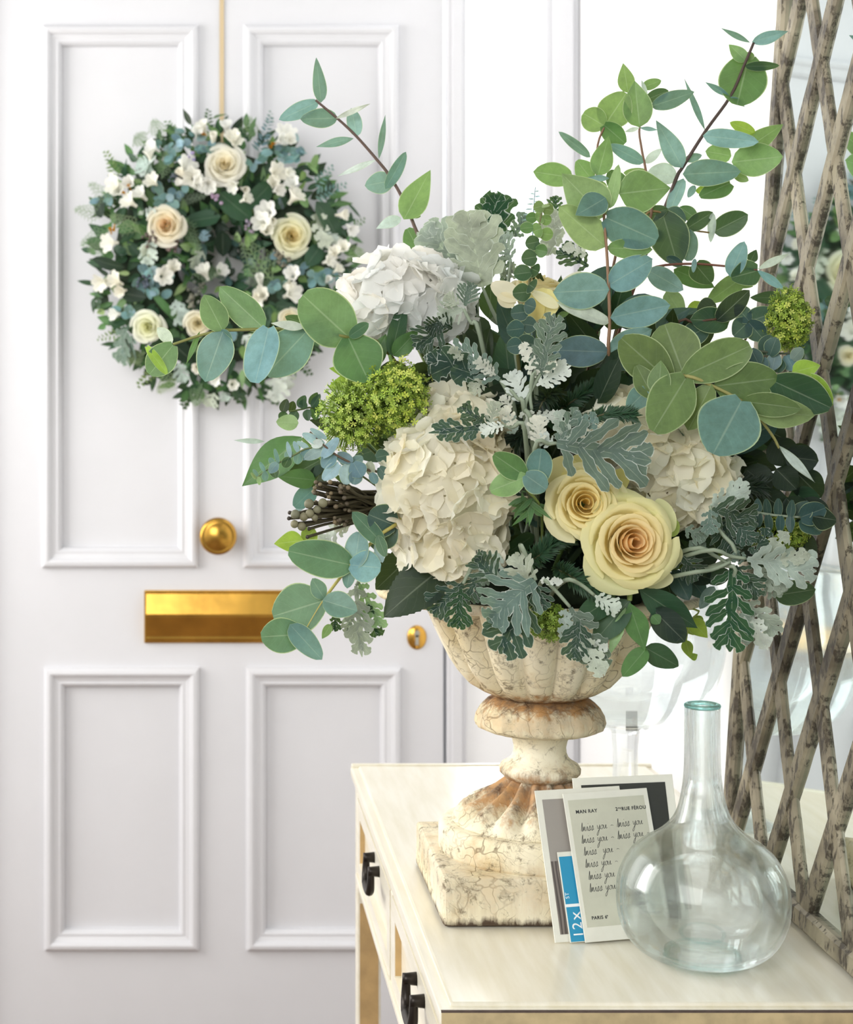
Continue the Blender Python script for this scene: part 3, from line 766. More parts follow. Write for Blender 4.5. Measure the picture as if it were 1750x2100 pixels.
# tall branch with dark stem
s = sprig('eucalyptus_branch', 'tallest eucalyptus branch with dark stem leaning towards the lattice mirror', group=EU)
stem_of(K3, 2.05, [(1330, 130), (1275, 260), (1200, 430), (1060, 625), (930, 830), (900, 880), (820, 1085), (730, 1300), (620, 1560), (560, 1750)], s, .0016, '#4a3a33')
foliage(K3, 2.05, '''
1310 130 1150 50 34 s 0 0 l
1318 125 1530 68 74 t 0 15 v
1290 235 1190 138 84 g .3 10 v
1280 262 1480 262 56 d -.3 10 b
1300 215 1235 482 270 G 1 0 r
1300 230 1310 180 60 g .8 0 b
1195 432 1056 350 40 s -.4 0 l
1200 432 1280 490 36 s -.5 0 l
1057 622 940 330 36 s -.2 0 l
1045 652 1360 682 112 t -.3 15 b
928 832 793 566 116 t -.4 20 v
930 868 1258 852 158 s -.6 -12 b
1340 638 1192 575 66 y .5 0 b
1280 730 1492 588 120 g .3 10 v
1205 800 1492 768 186 g 0 0 b
1205 765 1062 738 112 g .4 10 b
1215 868 1302 905 52 g .5 0 b
1198 918 1035 985 116 G .3 15 e
1000 960 1205 940 60 y .8 20 b
935 890 848 1098 80 t -.6 30 b
900 880 742 850 118 p .6 15 b
940 790 1040 760 50 s .6 0 b
1000 930 960 1000 40 t -.2 0 b''', s)
s = sprig('eucalyptus_branch', 'bright green eucalyptus shoot with round leaves standing before the white wall', group=EU)
stem_of(K3, 2.00, [(750, 485), (690, 600), (700, 720), (725, 850), (745, 1000), (730, 1200)], s, .0011, '#7a5b45')
stem_of(K3, 2.00, [(500, 588), (455, 700), (450, 880), (500, 1080), (560, 1300)], s, .0011, '#7a5b45')
foliage(K3, 2.0, '''
625 412 598 243 92 g .2 10 v
690 605 662 343 172 g -.2 0 v
705 380 812 342 64 g .6 0 b
722 452 852 398 76 d .2 10 b
752 488 1002 410 94 s -.2 15 b
700 340 735 440 26 p 0 0 l
495 592 615 415 190 g .4 5 r
490 595 375 525 150 g .5 -10 r
490 592 610 690 120 G -.2 20 e
690 607 605 630 26 p 0 0 l
690 607 795 620 26 t 0 0 l
415 772 238 630 58 s 0 10 b
455 878 516 652 122 g -.3 0 v
715 802 513 702 82 s 0 15 b
720 806 812 725 48 p 0 0 b
315 888 97 852 142 g .3 10 b
415 890 338 790 112 g .5 0 e
520 892 400 886 36 t -.3 0 l
480 980 420 900 100 g .8 0 e
590 950 520 850 120 G .9 0 e
740 860 600 860 60 g .9 0 b''', s)
# front column
s = sprig('eucalyptus_branch', 'eucalyptus branch with the biggest blue green leaves stacked above the yellow roses', group=EU)
stem_of(K3, 1.87, [(500, 1010), (490, 1110), (503, 1270), (515, 1480), (522, 1700), (516, 1870), (560, 2060, 4)], s, .0013, '#8a6a50')
foliage(K3, 1.87, '''
492 1108 250 862 250 e .4 5 v
500 1000 325 1105 150 s -.2 15 v
522 1060 568 812 70 e -.4 30 b
572 977 860 945 240 g .2 -5 v
500 1275 232 1045 190 e .6 10 b
503 1112 782 1235 240 s -.6 8 r
505 1280 760 1290 110 g .6 0 b
513 1492 758 1345 188 t -.4 10 b
525 1700 220 1590 90 p .2 30 b
520 1515 198 1528 205 t -.6 -10 b
525 1672 855 1600 180 t -.6 12 b
515 1865 188 1850 180 B -.3 -8 b
515 1860 760 1735 130 t .5 15 b
515 1860 640 1960 120 B .9 0 b''', s, bend=.05)
s = sprig('eucalyptus_branch', 'dark eucalyptus side shoot with leaves hanging before the bright wall', group=EU)
stem_of(K3, 2.0, [(1080, 1195), (950, 1170), (820, 1085), (720, 1100), (680, 1300)], s, .0010, '#8c7448')
foliage(K3, 2.0, '''
820 1090 900 1368 215 d .2 5 r
955 1185 968 1352 118 s -.4 0 r
945 1178 1100 1080 92 d -.2 10 b
1100 1082 1088 1252 46 p -.5 0 b
1102 1192 1297 1092 142 d .0 5 b
1010 1120 915 1050 80 G .4 0 b
740 1225 826 1198 70 t .3 0 b
830 1080 950 1130 110 x .7 0 b
700 1110 850 1060 90 d .8 0 b''', s)
s = sprig('eucalyptus_branch', 'eucalyptus side shoot with pale pointed leaves at its tip beside the mirror', group=EU)
stem_of(K3, 1.98, [(1350, 1405), (1190, 1385), (950, 1370), (740, 1405), (640, 1560)], s, .0011, '#7d4f3e')
foliage(K3, 1.98, '''
1195 1442 1275 1248 112 t -.4 10 b
1352 1408 1200 1450 150 d .3 5 e
1352 1400 1530 1312 44 p -.2 0 l
1350 1406 1512 1522 52 t -.2 0 l
1002 1372 1090 1478 140 d .4 5 e
1000 1340 990 1420 30 t -.3 0 b
735 1405 935 1518 122 t -.2 10 b
930 1380 840 1330 60 x .3 0 b''', s)
s = sprig('hydrangea_leaf_sprig', 'bright veined green leaves below the tall eucalyptus by the white wall', 'foliage')
stem_of(K3, 2.04, [(1050, 1610), (900, 1700), (760, 1800)], s, .0014, '#6c7d3c')
foliage(K3, 2.04, '''
1275 1440 1056 1600 128 g 0 10 h
1190 1440 1330 1500 90 g .4 0 h
880 1400 1108 1500 120 G .2 10 h
840 1520 950 1690 110 e .6 0 v
1030 1580 940 1720 90 y .6 0 h
1310 1360 1345 1290 60 d .4 0 h
1480 1560 1310 1560 80 d 0 0 h''', s, mat='gloss')
s = sprig('eucalyptus_branch', 'dark eucalyptus leaves next to the lime viburnum near the mirror', group=EU)
stem_of(K3, 1.93, [(1120, 1680), (1000, 1700), (860, 1760)], s, .0012, '#5a4030')
stem_of(K3, 1.93, [(1300, 1692), (1280, 1800), (1150, 1850)], s, .0012, '#5a4030')
foliage(K3, 1.93, '''
1118 1692 1308 1522 120 k 0 10 b
1300 1692 1458 1642 142 x -.3 10 e
1302 1690 1225 1600 90 x -.2 10 e
1300 1695 1215 1775 130 x -.4 -10 e
1302 1700 1390 1800 120 x -.1 0 e
1195 1692 980 1680 158 d .2 10 b
880 1640 800 1762 122 x .4 0 b
1120 1600 1010 1640 120 k .5 0 b
940 1790 1080 1720 140 x .5 0 b''', s)
# olive branch in front of the mirror
s = sprig('eucalyptus_branch', 'olive green eucalyptus branch with large overlapping leaves above the small hydrangea', group=EU)
stem_of(K6, 1.80, [(1415, 660), (1390, 610), (1340, 540), (1310, 500), (1230, 430), (1095, 360), (965, 310), (820, 330, 5), (700, 480, 10)], s, .0013, '#98945a', name='stem')
foliage(K6, 1.80, '''
880 330 648 125 205 o 1.2 0 r
950 300 860 62 250 o .8 5 r
965 305 1268 165 200 o -.2 5 r
1095 360 1412 318 200 o .2 10 b
962 322 800 582 230 o -.2 -10 r
830 400 845 235 120 o -.3 -20 v
1088 350 975 575 140 o -.5 20 b
1232 432 1090 696 300 s -1.2 0 r
1232 432 1525 465 116 o -.4 15 b
1300 480 1582 500 140 e -.6 10 b
1400 340 1662 460 200 d .4 10 e
1490 320 1678 450 150 y .8 15 b
1478 292 1614 258 104 y .8 0 v
800 405 722 260 112 o .6 10 e
770 380 680 470 110 s .9 0 e
1412 645 1592 826 46 p -.4 10 l''', s, bend=.06)
s = sprig('eucalyptus_sprig', 'small eucalyptus tip with four round leaves beside the large white hydrangea', group=EU)
stem_of(K6, 1.765, [(182, 790), (190, 860, 1), (260, 960, 5)], s, .0010, '#7d8f4a')
foliage(K6, 1.765, '''
182 795 30 690 120 G 0 0 r
182 800 14 868 120 g -.2 10 r
240 835 262 662 132 s .2 0 r
184 790 285 860 120 s -.4 -10 r''', s)
foliage(K6, 1.80, '\n'.join('%d %d %d %d 26 G' % (180 + R.uniform(-10, 60), 870 + R.uniform(-20, 100), 180 + R.uniform(-90, 140), 940 + R.uniform(-80, 110)) for _ in range(26)), s, name='narrow_leaf', shape='l')
# ruscus-like leaves below the roses
s = sprig('oval_leaf_sprig', 'dark oblong leaves fanning down over the urn below the peach rose', 'foliage')
stem_of(K6, 1.79, [(690, 1400), (690, 1340, 1), (690, 1250, 6)], s, .0025, '#7f9450')
foliage(K6, 1.79, '''
735 1345 1018 1530 155 d .3 5 l
690 1395 522 1602 135 d .2 10 b
688 1410 765 1642 112 G -.3 0 l
672 1430 588 1672 60 e -.1 0 l
772 1630 655 1772 100 G .2 10 b
762 1625 932 1722 112 d .4 5 b
620 1370 435 1500 125 d .5 0 b
800 1470 836 1512 56 G .4 0 b
800 1440 960 1600 150 k 1.2 0 b
880 1500 920 1600 90 k 1.4 0 b''', s, mat='gloss')
s = sprig('ivy_sprig', 'little yellow green trailing leaves hanging right of the dark oblong leaves', 'foliage')
stem_of(K6, 1.90, [(985, 1670), (965, 1590), (985, 1500), (1000, 1440, 1)], s, .0008, '#a6b860', root=True)
foliage(K6, 1.90, '''
985 1490 1068 1580 85 y 0 0 v
975 1560 1040 1480 70 y .2 0 v
960 1590 985 1680 56 y 0 0 v
985 1680 1020 1660 40 y 0 0 v
1000 1480 1050 1530 60 y .3 0 v''', s)
s = sprig('eucalyptus_branch', 'drooping eucalyptus branch at the lower edge with leaves over the letter plate', group=EU)
stem_of(K5, 1.84, [(430, 1750), (555, 1540), (720, 1325), (890, 1150), (1000, 1075), (1180, 960, 5)], s, .0014, '#a59c52')
foliage(K5, 1.84, '''
1000 1080 830 1010 215 x .4 5 r
985 1085 860 1220 170 x .5 0 e
930 1200 730 995 120 q -.8 15 b
890 1140 940 1275 70 q -.9 20 b
720 1322 905 1340 200 t -.3 10 r
745 1330 780 1120 160 t -.4 -15 r
715 1322 330 1235 245 q .1 0 r
720 1330 700 1470 80 s .5 0 b
552 1545 244 1640 300 q .2 5 r
548 1540 765 1610 165 s -.8 -12 b
560 1530 480 1405 100 s -.7 10 b
430 1752 162 1770 220 q .3 5 r
345 1690 545 1912 150 s -.5 -15 b
880 1180 920 1310 60 b .4 0 b
430 1170 244 1195 130 y .9 5 v
500 1100 420 1200 110 y 1.2 5 v
600 1690 545 1780 60 g .8 0 v''', s, bend=.05)
s = sprig('leafy_hydrangea_sprig', 'large glossy green pointed leaves at the outer edge near the lime flower', 'foliage')
stem_of(K5, 1.93, [(420, 540), (520, 640), (620, 760), (800, 900, 3)], s, .0018, '#6c8d45')
foliage(K5, 1.93, '''
420 530 55 838 235 G 0 8 l
400 445 262 440 100 e .4 10 b
190 560 0 552 36 p .2 0 l
505 800 272 770 130 G -.3 10 v
560 660 340 780 170 d .4 0 b
490 855 372 965 130 s .5 0 e
500 860 380 1000 60 b .4 0 b
560 700 480 860 120 k .8 0 b''', s, mat='gloss')
s = sprig('hydrangea_leaf', 'very dark serrated leaf drooping over the urn rim below the large hydrangea', 'foliage')
leaf(s, 'leaf', K5.p(1290, 1340, 1.84), K5.p(930, 1620, 1.82), K5.d(330, 1.83), PAL['k'], 15, 'h', -.15, .1, .01, 0, 'gloss', nv=39)
leaf(s, 'leaf', K5.p(1100, 1260, 1.88), K5.p(880, 1480, 1.88), K5.d(240, 1.83), PAL['k'], -10, 'h', -.1, .1, .01, 0, 'gloss', nv=39)
s = sprig('hydrangea_leaf_sprig', 'upright rolled green leaves in front of the topmost white hydrangea', 'foliage')
stem_of(K2, 1.90, [(1420, 1745), (1440, 1800), (1500, 1900, 2)], s, .0018, '#6c8d45')
foliage(K2, 1.90, '''
1425 1750 1505 1455 105 d -.4 20 b
1440 1750 1585 1600 110 G 0 10 h
1310 1810 1400 1630 110 G .2 0 h
1320 1800 1240 1640 120 g .4 0 h
1290 1870 1075 1925 120 y .8 0 v
1300 1850 1085 1820 100 y .9 0 v''', s, mat='gloss')
# round-leaved young eucalyptus, one string up and one spray of blue leaves
s = sprig('young_eucalyptus_string', 'upright string of stacked small round leaves in front of the pale rose', group=EU)
stem_of(K4, 1.86, [(1225, 110), (1205, 220), (1185, 330), (1165, 450), (1140, 600), (1110, 760), (1090, 900), (1080, 1000, 3)], s, .0012, '#6c6a40')
for i, (x, y, r_, c) in enumerate([(1255, 135, 42, 'o'), (1200, 120, 42, 'o'), (1230, 112, 40, 'e'), (1160, 185, 38, 'G'), (1245, 195, 40, 'g'), (1205, 178, 46, 'g'), (1130, 245, 42, 'G'), (1245, 278, 46, 'g'), (1192, 248, 54, 'g'), (1215, 372, 48, 'G'), (1165, 325, 54, 'd'), (1180, 482, 50, 'd'), (1145, 412, 58, 'd'), (1160, 572, 56, 'd'), (1108, 502, 58, 'd'), (1150, 688, 56, 'x'), (1102, 612, 62, 'd'), (1145, 800, 58, 'x'), (1088, 728, 62, 'x'), (1065, 825, 62, 'x'), (1130, 905, 70, 'x'), (1060, 920, 60, 'x')]):
    sx = 1225 - (y - 110) * .17 + 5
    d = Vector((x - sx, y - (y - 25), 0)).normalized()
    foliage(K4, 1.86, f'{x - d.x * r_ * .9} {y + (-r_ * .5 if False else r_ * .25) - 12} {x + d.x * r_ * .95} {y + d.y * r_ * .45} {r_ * 1.75} {c} {-.05 * i} {R.uniform(-20, 20)} r', s, name='round_leaf', tilt=.6)
s = sprig('young_eucalyptus_spray', 'small blue grey eucalyptus spray under the lime viburnum', group=EU)
stem_of(K5, 1.85, [(470, 500), (600, 620), (720, 690), (840, 740), (950, 790, 2)], s, .0010, '#5b4a3a')
foliage(K5, 1.85, '''
560 600 436 668 70 b
555 575 425 512 60 b
545 560 480 590 60 w
550 655 645 535 72 b
570 540 470 480 40 b
620 635 550 722 95 B
650 700 550 795 90 b
640 640 735 690 80 B .3
720 690 650 640 80 B .4
740 690 790 780 120 B -.3
700 705 690 825 105 b -.4
760 740 740 825 90 B 
840 685 850 775 62 m
850 755 880 820 60 B
715 700 800 660 70 B .3
900 720 960 800 80 x .4
880 660 960 640 90 x .6''', s, name='small_leaf', shape='r')
s = sprig('young_eucalyptus_tip', 'thin eucalyptus tip with tiny paired leaves crossing the big green leaf', group=EU)
stem_of(K5, 1.86, [(135, 790), (190, 745), (280, 690), (360, 650), (470, 600), (600, 640)], s, .0007, '#5f6b40')
foliage(K5, 1.86, '\n'.join(f'{x} {y} {x + ex} {y + ey} {wd} {c}' for (x, y, ex, ey, wd, c) in ((460, 600, -70, -40, 36, 'b'), (460, 605, -40, 70, 60, 'B'), (400, 628, -30, -70, 34, 'b'), (350, 655, -20, -95, 30, 'b'), (340, 660, -30, 60, 70, 'd'), (320, 660, 40, -40, 55, 's'), (275, 690, -25, -85, 30, 's'), (270, 692, -50, 60, 60, 'B'), (240, 715, 20, 70, 60, 'd'), (250, 710, -30, -50, 40, 's'), (190, 745, -30, -60, 30, 's'), (190, 745, 5, 60, 44, 's'), (150, 775, -30, -45, 26, 's'), (150, 778, 10, 50, 30, 'e'), (135, 790, -30, -40, 20, 'e'), (400, 630, -10, 70, 60, 's'))), s, name='small_leaf', shape='r')
s = sprig('box_sprig', 'tiny dark box like leaves poking out behind the lime viburnum', 'foliage')
stem_of(K5, 1.97, [(340, 375), (420, 360), (480, 350), (560, 380), (660, 440)], s, .0009, '#5b6b3a')
foliage(K5, 1.97, '\n'.join(f'{x} {y} {x + R.uniform(-60, 60)} {y + R.choice((-1, 1)) * R.uniform(50, 90)} {R.uniform(48, 70)} {R.choice("dGdk")}' for x, y in ((520, 320), (500, 340), (480, 350), (450, 360), (430, 360), (400, 350), (390, 370), (540, 310), (465, 330), (350, 380), (320, 375), (300, 380))), s, name='small_leaf', shape='b', mat='gloss')
s = sprig('frosted_eucalyptus_sprig', 'frosted blue small leaves between the olive branch and the far lime flower', group=EU)
stem_of(K6, 1.84, [(1480, 200), (1400, 200), (1280, 190), (1200, 230, 3)], s, .0010, '#4a5040')
foliage(K6, 1.84, '\n'.join(f'{x} {y} {x + R.uniform(-50, 50)} {y + R.choice((-1, 1)) * R.uniform(50, 90)} {R.uniform(60, 80)} {R.choice("xBxM")}' for x, y in ((1300, 190), (1330, 200), (1280, 180), (1370, 210), (1400, 200), (1420, 230), (1450, 210), (1480, 230), (1340, 220), (1500, 240))), s, name='small_leaf', shape='r')
s = sprig('eucalyptus_sprig', 'dark eucalyptus spray with paired leaves low beside the mirror', group=EU)
stem_of(K6, 1.83, [(1520, 995), (1390, 985), (1260, 965), (1130, 950, 3)], s, .0012, '#8f9a86')
foliage(K6, 1.83, '\n'.join(f'{x} {y} {x + ex} {y + ey} 44 x' for x, y, ex, ey in ((1360, 985, -10, -80), (1360, 985, 10, 80), (1410, 988, 0, -85), (1420, 990, 0, 85), (1470, 990, 10, -80), (1470, 990, 0, 80), (1310, 975, 0, -70), (1315, 975, 0, 70))) + '\n1520 995 1640 950 120 x\n1530 1000 1620 1070 110 x\n1510 995 1560 920 90 x\n1580 990 1690 1010 120 k', s)
leaf(s, 'leaf', K6.p(1390, 1375, 1.85), K6.p(1590, 1345, 1.85), K6.d(130, 1.85), PAL['d'], 0, 'b', .05, .1)
s = sprig('feathery_eucalyptus_tip', 'hair thin blue tip standing behind the upright string of round leaves', group=EU)
stem_of(K3, 2.02, [(105, 940), (100, 1000), (95, 1080), (90, 1200)], s, .0005, '#7f9aa0')
foliage(K3, 2.02, '\n'.join(f'{103 - i * 1.5} {965 + i * 14} {103 + (-1) ** i * (25 + i * 5)} {960 + i * 15} 9 b 0 0 l' for i in range(12)), s, name='narrow_leaf', shape='l')

# ---- dusty miller
DM = 'dusty miller leaves in the urn'
def miller(label, K, Y, lines, stems=(), name='dusty_miller_sprig'):
    s = sprig(name, label, 'foliage', DM)
    for st in stems: stem_of(K, Y, st, s, .0017, '#8d9a84')
    foliage(K, Y, lines, s, mat='felt', lobes=5)
    return s
miller('two silvery back lit dusty miller leaves with holes behind the white hydrangea', K4, 1.97, '''
775 500 525 250 215 m .5 10 15
875 590 785 145 270 m -.3 0 16
760 640 700 520 60 M 0 0 4''', [[(875, 590), (930, 720), (1000, 850), (1060, 920, -2)], [(770, 500), (840, 650), (860, 850)]])
miller('dark green lobed leaf standing up against the white wall', K4, 2.03, '''
950 340 945 52 185 d 0 0 15
1300 160 1295 60 70 d 0 0 4
1060 300 1130 160 90 M .4 0 4''', [[(950, 340), (970, 460), (1000, 620)]])
miller('pale curled dusty miller leaves just left of the pale rose', K4, 2.0, '''
1040 445 965 275 120 m 0 0 5
985 520 1080 480 80 m .3 20 4
1010 560 1000 400 60 M .6 0 4
1230 410 1312 150 120 m .6 0 15
1490 470 1322 365 110 n .5 0 5
1480 400 1340 350 50 w .2 20 4''', [[(1040, 445), (1020, 600), (1000, 760)]])
miller('frilly dusty miller leaves over the lower edge of the topmost hydrangea', K4, 1.89, '''
765 715 615 765 140 m -.2 0 6
772 700 805 560 120 M -.1 10 6
740 690 650 650 70 m -.4 20 5
645 815 490 950 170 n .2 0 6
640 800 540 830 120 k .3 0 5
700 830 600 780 120 k .2 0 5''', [[(765, 715), (810, 800), (860, 870)]])
miller('dark felted leaf with pale rim and curled silver leaf at the heart of the bouquet', K4, 1.84, '''
885 1110 535 1000 130 n .3 10 14
975 1125 690 930 130 M -.2 0 7
950 1100 830 1010 60 w -.5 20 6
880 1130 800 1200 80 m -.2 0 4
760 1010 690 940 50 m -.3 0 4''', [[(975, 1125), (1020, 1200), (1060, 1300)]])
miller('whitish branching dusty miller stalks above the yellow roses', K4, 1.82, '''
1112 1265 1035 1075 110 w 0 0 6
1182 1115 1105 905 60 w 0 10 5
1212 1095 1290 745 130 M .3 0 6
1200 1120 1180 960 60 M 0 0 4
1185 1160 1385 1045 90 w .1 0 6
1225 1080 1290 1010 60 w -.2 0 4
1115 1290 1200 1480 90 w -.2 0 5
1185 1330 1312 1340 60 w -.2 10 4
1040 1280 985 1220 60 w -.1 0 4
1060 1440 1020 1330 70 m 0 0 4''', [[(1210, 1090), (1150, 1200), (1120, 1290), (1160, 1400)], [(1035, 1180), (1080, 1240), (1115, 1300)], [(1160, 1300), (1150, 1200), (1180, 1110)]])
miller('large grey felted leaf with deep lobes right above the yellow roses', K6, 1.765, '''
330 635 775 715 250 M 0 5 5
380 640 350 480 60 m -.2 0 4
340 640 440 470 70 M -.3 10 4
420 620 530 500 70 M -.3 10 4
320 640 250 600 70 w -.2 0 4
250 640 240 500 70 w -.2 0 5''', [[(340, 635), (300, 640), (230, 660)]])
miller('dark rimmed lobed leaf lying across the top of the large hydrangea', K4, 1.78, '''
985 1390 565 1430 115 n -.2 10 7
880 1370 745 1280 80 n -.2 0 4
920 1375 955 1250 70 m -.2 0 5
1000 1390 860 1420 60 w -.4 20 6
1050 1390 1000 1280 60 w -.1 0 4''', [[(985, 1390), (1050, 1400), (1120, 1420)]])
miller('broad lobed dusty miller leaf hanging over the fluted bowl', K6, 1.77, '''
235 1300 0 1500 300 M .0 5 5
215 1320 60 1660 190 n .2 0 5
200 1320 130 1180 130 m -.1 10 5
40 1300 -60 1180 150 n .5 0 5
230 1320 270 1450 120 n .3 0 4
255 1300 370 1310 30 w -.1 0 l''', [[(235, 1300), (200, 1210), (160, 1130)]])
miller('dusty miller sprig drooping from the foam with small dark lobed tips', K6, 1.775, '''
400 1430 560 1740 130 M 0 0 5
440 1500 420 1690 120 n .1 0 4
520 1375 645 1450 70 p -.2 0 5
380 1440 370 1590 50 m -.1 0 4
470 1580 560 1770 70 m -.2 10 4
520 1600 580 1640 40 w 0 0 3''', [[(400, 1430), (330, 1350), (270, 1300)], [(520, 1375), (450, 1320), (380, 1300)]])
miller('dark lobed leaves at the urn rim below the large hydrangea', K5, 1.82, '''
1420 1440 1215 1620 170 n 0 0 5
1405 1470 1385 1720 130 d .1 0 5
1500 1400 1430 1560 120 n .3 0 5
1560 1300 1500 1450 110 M .3 0 5
1640 1250 1560 1420 110 m .2 0 5
1480 1330 1560 1250 90 n .4 0 5''', [[(1420, 1440), (1450, 1380), (1520, 1300)]])
miller('silver and green lobed leaves hanging left of the urn near the keyhole', K5, 1.9, '''
755 1450 790 1895 130 m -.1 5 6
770 1430 915 1700 110 e .0 15 5
790 1560 895 1760 90 d .2 0 4
740 1600 700 1750 90 m .1 0 4
640 1600 620 1730 60 d .2 0 4
700 1060 500 1230 90 w .6 20 6
720 1080 620 1100 60 w .5 0 5''', [[(755, 1450), (800, 1380), (900, 1250)]])
miller('drooping dark green lobed leaf hanging over the glass vase near the mirror', K6, 1.80, '''
1190 1235 1180 1655 180 d 0 5 6
1200 1230 1320 1380 110 n .3 0 5
1250 1400 1410 1560 90 m .0 10 5
1260 1440 1360 1640 70 w .0 0 5
1240 1410 1260 1620 50 m .2 0 5
1330 1250 1440 1370 120 m .2 0 5
1300 1260 1460 1330 90 m .1 0 4''', [[(1190, 1235), (1100, 1180), (980, 1150)], [(1250, 1400), (1200, 1300), (1150, 1230)]])
miller('pale grey branching lobed leaf reaching sideways towards the mirror bars', K6, 1.79, '''
1255 1195 1595 1255 150 m 0 5 5
1340 1190 1450 1080 60 m -.1 10 3
1290 1180 1360 1060 50 n .2 0 3
1420 1200 1570 1180 60 m -.2 10 4
1250 1200 1190 1180 60 M 0 0 3''', [[(1255, 1195), (1180, 1185), (1040, 1160)], [(1180, 1210), (1090, 1250), (960, 1270)]])
miller('crinkled grey dusty miller leaves right of the small hydrangea', K6, 1.80, '''
1080 940 1270 842 90 p -.2 20 5
1090 955 1310 1010 150 n 0 5 5
1150 1000 1190 1165 150 n .1 0 5
1080 960 1080 1080 70 M .2 0 4
960 1050 1060 1100 70 M .4 0 4
930 1180 1030 1290 110 n .4 0 5
1060 1120 980 1140 60 M .3 0 4
1200 1010 1290 1120 90 n 0 0 4''', [[(1080, 940), (1120, 1050), (1180, 1200)]])

# ---- fir sprigs: stem and a dense mass of needles
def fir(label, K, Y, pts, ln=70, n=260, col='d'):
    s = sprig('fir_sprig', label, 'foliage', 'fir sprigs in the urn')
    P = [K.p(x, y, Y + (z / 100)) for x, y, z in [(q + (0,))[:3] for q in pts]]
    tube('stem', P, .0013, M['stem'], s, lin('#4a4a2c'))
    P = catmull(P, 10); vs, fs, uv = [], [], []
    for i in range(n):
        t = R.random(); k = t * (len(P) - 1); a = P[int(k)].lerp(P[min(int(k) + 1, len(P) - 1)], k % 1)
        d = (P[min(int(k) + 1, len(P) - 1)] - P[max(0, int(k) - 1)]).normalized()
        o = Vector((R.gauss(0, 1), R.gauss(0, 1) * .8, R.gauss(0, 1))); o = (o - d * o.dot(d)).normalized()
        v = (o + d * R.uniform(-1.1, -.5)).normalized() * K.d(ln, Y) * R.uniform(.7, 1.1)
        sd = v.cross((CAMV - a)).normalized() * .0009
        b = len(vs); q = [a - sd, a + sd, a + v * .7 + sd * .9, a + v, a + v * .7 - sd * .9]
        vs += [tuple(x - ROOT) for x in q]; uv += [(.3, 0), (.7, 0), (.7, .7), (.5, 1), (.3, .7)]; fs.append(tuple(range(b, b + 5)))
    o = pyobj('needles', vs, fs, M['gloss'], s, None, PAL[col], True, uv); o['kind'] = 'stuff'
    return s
fir('dark fir sprig behind the whitish dusty miller stalks', K4, 1.90, [(1610, 1130), (1500, 1180), (1380, 1260), (1280, 1330, 2)], 90, 420)
fir('dark fir sprig tucked over the small hydrangea', K4, 1.80, [(1745, 1330), (1660, 1320), (1560, 1330), (1450, 1380, 2)], 70, 300)
fir('dark fir sprig between the large hydrangea and the yellow rose', K6, 1.82, [(390, 1080), (320, 1120), (250, 1180), (180, 1230, 3)], 85, 420)
fir('dark fir sprig just below the peach rose', K6, 1.79, [(560, 1360), (500, 1330), (420, 1290), (330, 1240, 3)], 80, 420)
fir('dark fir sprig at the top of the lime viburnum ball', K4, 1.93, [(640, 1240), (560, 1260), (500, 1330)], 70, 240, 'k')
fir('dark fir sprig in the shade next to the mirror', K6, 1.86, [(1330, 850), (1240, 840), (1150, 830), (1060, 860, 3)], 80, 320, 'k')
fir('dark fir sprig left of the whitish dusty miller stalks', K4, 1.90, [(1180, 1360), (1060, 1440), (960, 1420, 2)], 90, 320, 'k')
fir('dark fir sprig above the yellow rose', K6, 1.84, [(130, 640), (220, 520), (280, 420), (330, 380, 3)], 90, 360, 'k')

# ---- hydrangeas
def floret_mesh(k):
    rr = random.Random(k); vs, fs, uv = [], [], []
    for p in range(4):
        a0 = p * PI / 2 + rr.uniform(-.25, .25); L = rr.uniform(.9, 1.1); cup = rr.uniform(.05, .45); tw = rr.uniform(-.25, .25); sz = rr.uniform(.62, .8)
        nu, nv = 6, 5; b = len(vs)
        for i in range(nv + 1):
            t = i / nv; W = sz * math.sin(PI * (.08 + .86 * t) ** 1.15) ** .7 if t < 1 else sz * .35
            for j in range(nu + 1):
                u = -1 + 2 * j / nu
                rr_ = L * t * (1 - .10 * u * u * t) + (.025 * ((j + i) % 2) if t == 1 else 0); x = rr_ + .05; y = u * W
                z = cup * t * t * .6 + .18 * u * u * t * rr.uniform(.8, 1.2) + tw * u * t * .5 + .03 * math.sin(u * 9) * t + p * .03
                vs.append((x * math.cos(a0) - y * math.sin(a0), x * math.sin(a0) + y * math.cos(a0), z)); uv.append((.5 + .5 * u, t))
        for i in range(nv):
            for j in range(nu): q = b + i * (nu + 1) + j; fs.append((q, q + 1, q + nu + 2, q + nu + 1))
    me = bpy.data.meshes.new('floret'); me.from_pydata(vs, [], fs); ul = me.uv_layers.new(name='UVMap')
    fl = []
    for f in fs:
        for i in f: fl.extend(uv[i])
    ul.data.foreach_set('uv', fl); smooth(me); me.materials.append(M['petal']); return me
FL = [floret_mesh(k) for k in range(6)]
def orient(d, up=None):
    return d.to_track_quat('Z', 'Y').to_matrix().to_4x4()
